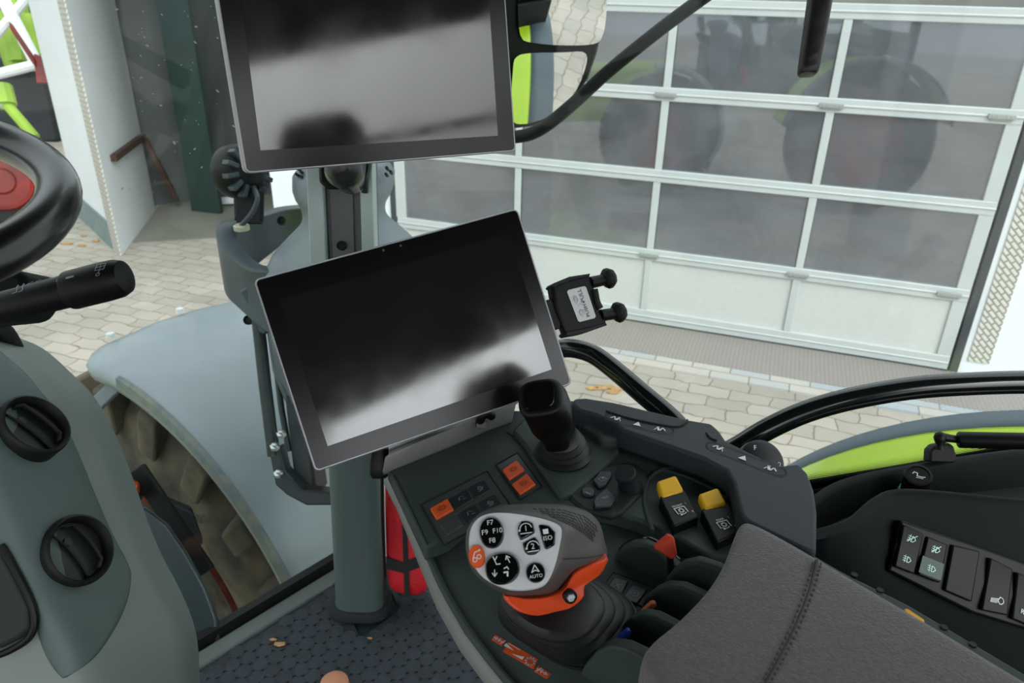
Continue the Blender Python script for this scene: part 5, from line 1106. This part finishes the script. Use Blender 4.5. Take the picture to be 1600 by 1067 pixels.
# hanging bar at the top
hb_ = thing('window_handle', 'black worn bar hanging down at the top of the side window', 'handle', D(1262, 118, 1.15))
m = MB(); m.loft([rring(D(x, y, t), rv, nz(np.cross(rv, nz(D(1262, 116, 1.1) - D(1290, -120, 1.1)))), r_, r_, 3, 24) for x, y, t, r_ in ((1300, -140, .80, .0129), (1281, 0, .80, .0124), (1264, 105, .80, .0108), (1262, 114, .80, .0101), (1261.5, 117, .80, .0084))]); m.build('grip', mat('worn_rubber', rgb(26, 25, 24), .45, bump=.6, bscale=60, bdist=.002, var=.5, vscale=50), hb_, ang=50)
# ================================================= DASH COLUMN (left)
ds = thing('dash_column', 'grey dashboard side column with two round air vents left of the windscreen', 'dashboard', D(100, 1060, .95))
edge = [(-40, 528), (0, 546), (45, 585), (88, 630), (122, 690), (152, 765), (178, 840), (203, 900), (232, 955), (255, 1010), (265, 1067), (268, 1180)]
inn = [(-160, 560), (-110, 600), (-60, 650), (-20, 700), (10, 760), (40, 830), (65, 890), (90, 950), (110, 1010), (120, 1067), (125, 1180)]
E1 = smooth([D(x, y, .97) for x, y in edge], 3); 
def blend(n_):
    rows = []
    for i, (x, y) in enumerate(edge):
        rows.append((x, y))
    return rows
cols = []
for u in np.linspace(0, 1, 14):
    depth = .97 - .13 * math.sin(min(1, u * 1.9) * PI / 2)
    cols.append(smooth([D(x - 330 * u, y + 20 * u, depth) for x, y in edge], 3))
m = MB(); m.loft([[p + fv * .09 + rv * .0 for p in cols[0]], [p + fv * .02 + rv * .003 for p in cols[0]]] + cols, cap=False, closed=False); m.build('column_shell', 'dashlight', ds, solid=.004, ang=60)
# darker vent panel laid on the column
def dsurf(x, y, lift=.0):
    # depth of the column surface at pixel (x,y)
    ys = [e[1] for e in edge]; xe = float(np.interp(y, ys, [e[0] for e in edge])); u = max(0, min(1, (xe - x) / 330))
    yy = y - 20 * u; xe = float(np.interp(yy, ys, [e[0] for e in edge])); u = max(0, min(1, (xe - x) / 330))
    return D(x, y, .97 - .13 * math.sin(min(1, u * 1.9) * PI / 2) - lift)
ped = [(-10, 540), (30, 573), (66, 612), (100, 660), (126, 715), (150, 775), (175, 832), (200, 880), (205, 905), (197, 945), (175, 990), (145, 1030), (105, 1058)]
pel = [(-110, 600), (-100, 640), (-80, 690), (-60, 740), (-40, 790), (-10, 840), (15, 890), (40, 940), (55, 975), (62, 1000), (72, 1025), (84, 1045), (98, 1060)]
grid = []
for (x1, y1), (x0, y0) in zip(smooth([V(*p) for p in ped], 3), smooth([V(*p) for p in pel], 3)):
    grid.append([dsurf(x1 + (x0 - x1) * s_, y1 + (y0 - y1) * s_, .008 * min(1, s_ * 30) * min(1, (1 - s_) * 30) + .0008) for s_ in (0, .012, .04, .1, .2, .35, .5, .65, .8, .9, .96, .988, 1)])
m = MB(); m.loft(grid, cap=False, closed=False); m.build('vent_panel', mat('panel_green_grey', rgb(76, 94, 91), .5, bump=.2, bscale=700, bdist=.0004), ds, solid=.002, ang=60)
outl = [(-60, 850), (0, 862), (10, 880), (44, 950), (46, 985), (30, 1000), (0, 1015), (-80, 1030)]
m = MB(); m.prism([dsurf(x, y, .014) for x, y in outl], fv * .02); m.build('dark_insert', 'deck2', ds, bevel=.006, seg=3)
m = MB(); m.tube(smooth([dsurf(x, y, .012) for x, y in ((0, 852), (20, 884), (52, 950), (50, 990), (20, 1014), (-20, 1030))], 4), .004, 8); m.build('insert_gap', 'black', ds)
def vent(cx_, cy_, rx, ry, nrm, lab, tilt):
    o = dsurf(cx_, cy_, .012); ax = nz(np.cross(dsurf(cx_ + 30, cy_) - dsurf(cx_ - 30, cy_), dsurf(cx_, cy_ + 30) - dsurf(cx_, cy_ - 30))); ax = ax if ax @ (C0 - o) > 0 else -ax
    ax = nz(ax * .8 + nz(nrm) * .4); o = o + ax * .008; t = (o - C0) @ fv; e1 = nz(rv * math.cos(tilt) + uv * math.sin(tilt)); e1 = nz(e1 - ax * (e1 @ ax)); e2 = np.cross(ax, e1); R = rx / F * t; R2_ = R
    pr_ = [(1.0, -.02), (1.0, -.006), (1.02, .001), (.99, .006), (.93, .007), (.86, .003), (.83, -.006), (.80, -.02)]
    m = MB(); m.loft([rring(o + ax * h_, e1, e2, R * s_, R2_ * s_, 2, 48) for s_, h_ in pr_], cap=False); T = m.build('air_vent', 'black2', ds, ang=60, label=lab)
    m = MB(); m.loft([rring(o + ax * h_, e1, e2, R * s_, R2_ * s_, 2, 40) for s_, h_ in ((.84, -.007), (.6, -.010), (.1, -.0115))]); m.build('vent_core', 'btn', T, ang=60)
    m = MB()      # curved crescent louvre across the opening
    for q, (off, hh) in enumerate(((.12, .012), (-.42, .008))):
        top = []; bot = []
        for k in range(13):
            x = -.80 + 1.6 * k / 12; yb = off + .30 * math.sqrt(max(0, 1 - x * x)) 
            lim = math.sqrt(max(0, .81 ** 2 - x * x)); yb = min(yb, lim)
            p = o + e1 * R * x * .99 + e2 * R * yb; top.append(p + ax * (.004 if q == 0 else -.002)); bot.append(o + e1 * R * x * .99 + e2 * R * min(lim, yb + .10) - ax * .010)
        m.loft([top, bot], cap=False, closed=False)
    m.build('louvre', 'black2', T, solid=.0025, ang=60)
    m = MB(); m.lathe(o + e1 * R * -.35 + e2 * R * .0 - ax * .008, ax, [(.006, -.004), (.005, .004), (.0001, .005)], 16); m.build('louvre_pivot', 'btn', T)
vent(48, 671, 53, 37, -ray(48, 671) + uv * 1.05 + rv * .1, 'upper round black air vent on the dash column', .02)
vent(116, 862, 55, 54, -ray(116, 862) + rv * .15 + uv * .1, 'lower round black air vent on the dash column', -.45)
# steering wheel
sp = [(-60, 203, .98), (0, 215, .93), (48, 234, .80), (84, 280, .64), (84, 335, .57), (48, 385, .545), (0, 402, .535), (-70, 420, .52)]
SPp = [D(x, y, t) for x, y, t in sp]; c_ = sum(SPp) / len(SPp); Uu, Ss, Vt = np.linalg.svd(np.array([p - c_ for p in SPp])); e1, e2, en = Vt[0], Vt[1], Vt[2]
cxx, cyy, RR = circfit([((p - c_) @ e1, (p - c_) @ e2) for p in SPp])
sw_ = thing('steering_wheel', 'black leather-grained steering wheel rim at the left edge', 'steering wheel', c_ + e1 * cxx + e2 * cyy)
scn = D(-365.46, 303.67, .5175); RR = .17515; en = V(math.cos(-.555) * math.sin(.1876), math.sin(-.555) * math.sin(.1876), math.cos(.1876)); e1 = nz(np.cross(en, UP)); e2 = np.cross(en, e1); c_ = D(87, 298, .54)
sw_.location = tuple(scn); WL[sw_] = scn
m = MB(); m.tube([scn + RR * (math.cos(2 * PI * k / 72) * e1 + math.sin(2 * PI * k / 72) * e2) for k in range(72)], .0165, 24, close=True); m.build('rim', 'wheelrim', sw_)
if en @ (C0 - scn) < 0: en = -en
m = MB(); m.lathe(scn - en * .05, en, [(.0001, 0), (.075, 0), (.08, .02), (.06, .04), (.0001, .045)], 32); m.build('hub', 'black2', sw_, ang=40)
dirs_ = nz(c_ - scn)
for a in (2.2, -2.2, PI):
    q = nz(dirs_ * math.cos(a) + np.cross(en, dirs_) * math.sin(a)); m = MB(); m.tube([scn - en * .03 + q * .06, scn - en * .02 + q * .12, scn + q * RR], [.014, .012, .010], 12); m.build('spoke', 'black2', sw_)
m = MB(); qa = D(27, 226, .87); tn = min(range(200), key=lambda k: np.linalg.norm(scn + RR * (math.cos(2 * PI * k / 200) * e1 + math.sin(2 * PI * k / 200) * e2) - qa)); aa_ = 2 * PI * tn / 200
pc_ = scn + RR * (math.cos(aa_) * e1 + math.sin(aa_) * e2); td = -math.sin(aa_) * e1 + math.cos(aa_) * e2; rd_ = nz(pc_ - scn)
m.lathe(pc_ - td * .0006, td, [(.0164, 0), (.0168, .0002), (.0168, .0010), (.0164, .0012)], 32); m.build('rim_seam', 'black', sw_)
# steering column cover and stalk
m = MB(); m.prism([D(x, y, .80) for x, y in ((-80, 430), (33, 420), (48, 446), (40, 470), (20, 500), (-80, 510))], fv * .10 - rv * .02); m.build('column_cover', 'sidecon', bevel=.01, seg=3, label='dark steering column cover behind the wiper stalk', cat='cover')
m = MB(); m.tube(smooth([D(-60, 505, 1.0), D(-5, 510, 1.0), D(22, 545, 1.02), D(40, 600, 1.04)], 5), .012, 14); m.build('brush_gaiter', 'black2', label='black curved gaiter between column cover and dash column', cat='gaiter')
sk = thing('wiper_stalk', 'black wiper stalk with white symbols left of the windscreen', 'stalk', D(60, 500, .72))
s0, s1 = D(-60, 497, .715), D(200, 431, .70); sx = nz(s1 - s0); SL = np.linalg.norm(s1 - s0)
ph_ = lambda x, y: (D(x, y, .705) - s0) @ sx
capx = ph_(110, 452)
m = MB(); m.lathe(s0, sx, [(.0001, 0), (.0150, 0), (.0152, .06), (.0158, capx), (.015, capx + .005)], 36); m.build('stalk_body', 'black', sk, ang=40)
m = MB(); m.lathe(s0, sx, [(.0150, capx - .001), (.0182, capx), (.0186, capx + .002), (.0188, SL - .022), (.0182, SL - .010), (.0155, SL - .003), (.010, SL - .0006), (.0001, SL)], 40); cap_ = m.build('stalk_cap', 'black', sk, ang=40)
def onstalk(x, y, r_):        # frame tangent to the stalk surface under a pixel
    a = D(x, y, .70); h_ = (a - s0) @ sx; foot = s0 + sx * h_; best = None
    for k in range(120):
        aa2 = 2 * PI * k / 120; e_ = nz(np.cross(sx, UP)); f_ = np.cross(sx, e_); n_ = e_ * math.cos(aa2) + f_ * math.sin(aa2)
        if n_ @ (C0 - foot) < 0: continue
        p = foot + n_ * r_; q = p - C0; w = q @ fv; d_ = abs(533.5 - F * (q @ uv) / w - y) + abs(800 + F * (q @ rv) / w - x)
        if best is None or d_ < best[0]: best = (d_, p, n_)
    _, p, n_ = best; return (p, sx, np.cross(n_, sx), n_)
f = onstalk(124, 433, .0188); m = MB(); fill(m, f, [(-.004, -.001), (.004, -.001), (.004, .001), (-.004, .001)]); m.build('mark', 'lgrey', cap_)
f = onstalk(172, 417, .0189); f = (f[0], -f[2], f[1], f[3]); m = MB(); stroke(m, f, [(-.004, -.004), (.003, -.005), (.004, .004), (-.003, .005)], .0006, close=True); stroke(m, f, [(0, -.005), (.0, .005)], .0006); stroke(m, f, [(-.004, 0), (.004, 0)], .0005); stroke(m, f, circ(.0018, .009, -.001), .0006); stroke(m, f, [(.004, .0), (.007, -.001)], .0006); m.build('symbol', 'lgrey', cap_)
f = onstalk(100, 438, .0158); m = MB(); stroke(m, f, circ(.0018, 0, 0), .0006); stroke(m, f, [(-.010, .006), (-.006, .004), (-.002, .006)], .0006); m.build('symbol', 'lgrey', sk)
f = onstalk(35, 452, .0155); m = MB(); 
for dx in (-.006, 0): stroke(m, f, [(dx, -.004), (dx + .004, -.003), (dx + .002, .004)], .0007); fill(m, f, [(dx + .001, .004), (dx + .004, .005), (dx + .002, .007)])
stroke(m, f, [(.006, .004), (.012, .006)], .0006); stroke(m, f, [(.015, .005), (.02, .006)], .0006); m.build('symbol', 'lgrey', sk)

# red first-aid bag and plug
bg = thing('red_bag', 'red fabric bag with black straps between pillar and console', 'bag', Z(640, 925, 1.5))
bt = (pb - C0) @ fv - .05
out = [(600, 742), (606, 738), (640, 745), (665, 800), (668, 915), (660, 930), (645, 934), (612, 926), (604, 900), (601, 820)]
P_ = smooth([D(x, y, bt) for x, y in out], 2, True); c = sum(P_) / len(P_)
m = MB(); m.loft([[c + (p - c) * .9 - fv * .012 for p in P_], P_, [p + fv * .07 for p in P_], [c + (p - c) * .85 + fv * .09 for p in P_]]); m.build('bag_body', 'redbag', bg, ang=180, sub=1)
m = MB(); m.prism([D(x, y, bt - .015) for x, y in ((603, 870), (630, 879), (660, 866), (662, 884), (632, 896), (604, 889))], fv * .003); m.build('strap', 'black2', bg)
m = MB(); m.prism([D(x, y, bt - .014) for x, y in ((628, 810), (636, 812), (640, 932), (632, 932))], fv * .003); m.build('zip', 'black2', bg)
m = MB(); m.loft([rring(D(x, y, .93), rv, fv, r_, r_, 3, 24) for x, y, r_ in ((594, 700, .010), (594, 722, .0125), (594, 740, .0125), (593, 746, .009))]); m.build('cable_plug', 'black', label='black cable plug under the lower left corner of the console', cat='plug', ang=50)
m = MB(); m.tube(smooth([D(597, 742, 1.25), D(598, 820, 1.4), D(602, 900, 1.55)], 5), .003, 8); m.build('cable', 'black2', label='thin black cable running down beside the cab pillar', cat='cable')
m = MB(); m.tube(smooth([Z(655, 925, 1.51), Z(675, 930, 1.53), Z(690, 945, 1.52)], 5), .006, 8); m.build('pipe', 'frame', label='short grey pipe end beside the red bag', cat='pipe')
# floor litter
for i, (x, y, s_, lab) in enumerate(((437, 1007, .012, 'small dry leaf on the floor mat left of the console'), (427, 1000, .007, 'tiny leaf crumb beside the dry leaf on the mat'), (578, 998, .005, 'pale crumb on the mat below the pillar'))):
    m = MB(); o = Z(x, y, 1.499); m.loft([[o + V(math.cos(k * PI / 4 + i) * s_ * (1 + .3 * (k % 2)), math.sin(k * PI / 4 + i) * s_ * .5, .002 * (k % 2) + h_) for k in range(8)] for h_ in (0, .0012)]); m.build('dry_leaf', 'leaf', label=lab, cat='leaf')
m = MB(); m.lathe(Z(523, 1072, 1.498), UP, [(.03, 0), (.028, .012), (.015, .02), (.0001, .021)], 20); m.build('orange_cap', mat('salmon', rgb(190, 130, 100), .7), label='salmon coloured cap on the floor mat at the bottom edge', cat='cap')
m = MB(); rl_ = random.Random(11)
for x, y in ((72, 372), (104, 380), (128, 383), (150, 376), (60, 385), (130, 368), (42, 395), (940, 606), (952, 604), (964, 608), (958, 612), (926, 606), (90, 440), (1010, 690)):
    o = Z(x, y, .012); sz = rl_.uniform(.03, .06) if y < 500 else .04; a_ = rl_.uniform(0, 6)
    m.loft([[o + V(math.cos(k * PI / 4 + a_) * sz * (1 + .35 * (k % 2)), math.sin(k * PI / 4 + a_) * sz * .6, .006 * (k % 2) + h_) for k in range(8)] for h_ in (-.011, .0)])
m.build('fallen_leaves', 'leaf', kind='stuff', label='small brown fallen leaves scattered on the yard pavers', cat='leaves')
# driver's seat behind the viewpoint
st = thing('driver_seat', 'dark driver seat behind the viewpoint', 'seat', V(.2, -.05, 1.5))
m = MB(); m.loft([rring(V(.22, -.03, z_), FW, RT, .25 * k_, .25 * k_, 4, 28) for z_, k_ in ((1.9, .9), (1.92, 1), (2.0, 1), (2.03, .9))]); m.build('seat_cushion', 'fabric', st, ang=60)
m = MB(); m.loft([rring(V(.56, -.26, z_) - FW * (z_ - 2.2) * .12, RT, FW, w_, .055, 3, 28) for z_, w_ in ((2.0, .2), (2.1, .25), (2.5, .24), (2.7, .19), (2.75, .13), (2.98, .13), (3.02, .10))]); m.build('backrest', 'fabric', st, ang=60)
m = MB(); m.lathe(V(.22, -.03, 1.5), UP, [(.2, 0), (.2, .05), (.12, .1), (.12, .35), (.2, .42)], 28); m.build('seat_base', 'black2', st, ang=40)

# ================================================= LIGHT, CAMERA
w = bpy.data.worlds.new('World'); SC.world = w; w.use_nodes = True; nt = w.node_tree; nt.nodes.clear()
ou = nt.nodes.new('ShaderNodeOutputWorld'); bgd = nt.nodes.new('ShaderNodeBackground'); tc = nt.nodes.new('ShaderNodeTexCoord'); sp = nt.nodes.new('ShaderNodeSeparateXYZ'); cr = nt.nodes.new('ShaderNodeValToRGB')
cr.color_ramp.elements[0].position = 0.0; cr.color_ramp.elements[0].color = (.66, .68, .70, 1); cr.color_ramp.elements[1].position = .6; cr.color_ramp.elements[1].color = (.95, .98, 1.0, 1)
nt.links.new(tc.outputs['Generated'], sp.inputs[0]); nt.links.new(sp.outputs['Z'], cr.inputs[0]); 
dt = nt.nodes.new('ShaderNodeVectorMath'); dt.operation = 'DOT_PRODUCT'; dt.inputs[1].default_value = tuple(nz(V(.36, -.78, .58))); nt.links.new(tc.outputs['Generated'], dt.inputs[0])
mx0 = nt.nodes.new('ShaderNodeMath'); mx0.operation = 'MAXIMUM'; mx0.inputs[1].default_value = 0; nt.links.new(dt.outputs['Value'], mx0.inputs[0])
pw = nt.nodes.new('ShaderNodeMath'); pw.operation = 'POWER'; pw.inputs[1].default_value = 10; nt.links.new(mx0.outputs[0], pw.inputs[0])
ml_ = nt.nodes.new('ShaderNodeMath'); ml_.operation = 'MULTIPLY_ADD'; ml_.inputs[1].default_value = 4.0; ml_.inputs[2].default_value = 1.0; nt.links.new(pw.outputs[0], ml_.inputs[0])
nt.links.new(cr.outputs[0], bgd.inputs[0]); nt.links.new(ml_.outputs[0], bgd.inputs[1]); nt.links.new(bgd.outputs[0], ou.inputs[0])
sl = bpy.data.lights.new('overcast_sun', 'SUN'); sl.energy = .5; sl.angle = math.radians(40); so = bpy.data.objects.new('overcast_sun', sl); COL.objects.link(so); so.rotation_euler = Vector((.46, -.78, 1.1)).to_track_quat('Z', 'Y').to_euler()
for k, (s_, o_) in enumerate(((-3, -3), (1, -3), (-3, -6.5), (1, -6.5))):
    la = bpy.data.lights.new('hall_fill', 'AREA'); la.energy = 60; la.size = 1.2; lo = bpy.data.objects.new('hall_fill', la); COL.objects.link(lo); lo.location = tuple(W(s_, 5.2, o_))  # fill lights added to brighten the hall behind the door panes
cam = bpy.data.cameras.new('camera'); co = bpy.data.objects.new('camera', cam); COL.objects.link(co); SC.camera = co
cam.sensor_width = 36; cam.lens = F / 1600 * 36; cam.clip_start = .02; cam.clip_end = 200
cam.dof.use_dof = True; cam.dof.focus_distance = .86; cam.dof.aperture_fstop = 11
cam.shift_y = 0
mw = Matrix(((rv[0], uv[0], -fv[0], 0), (rv[1], uv[1], -fv[1], 0), (rv[2], uv[2], -fv[2], 2.8), (0, 0, 0, 1))); co.matrix_world = mw
SC.view_settings.view_transform = 'Standard'; SC.view_settings.look = 'None'; SC.view_settings.exposure = .52; SC.view_settings.gamma = 1; SC.view_settings.use_curve_mapping = False
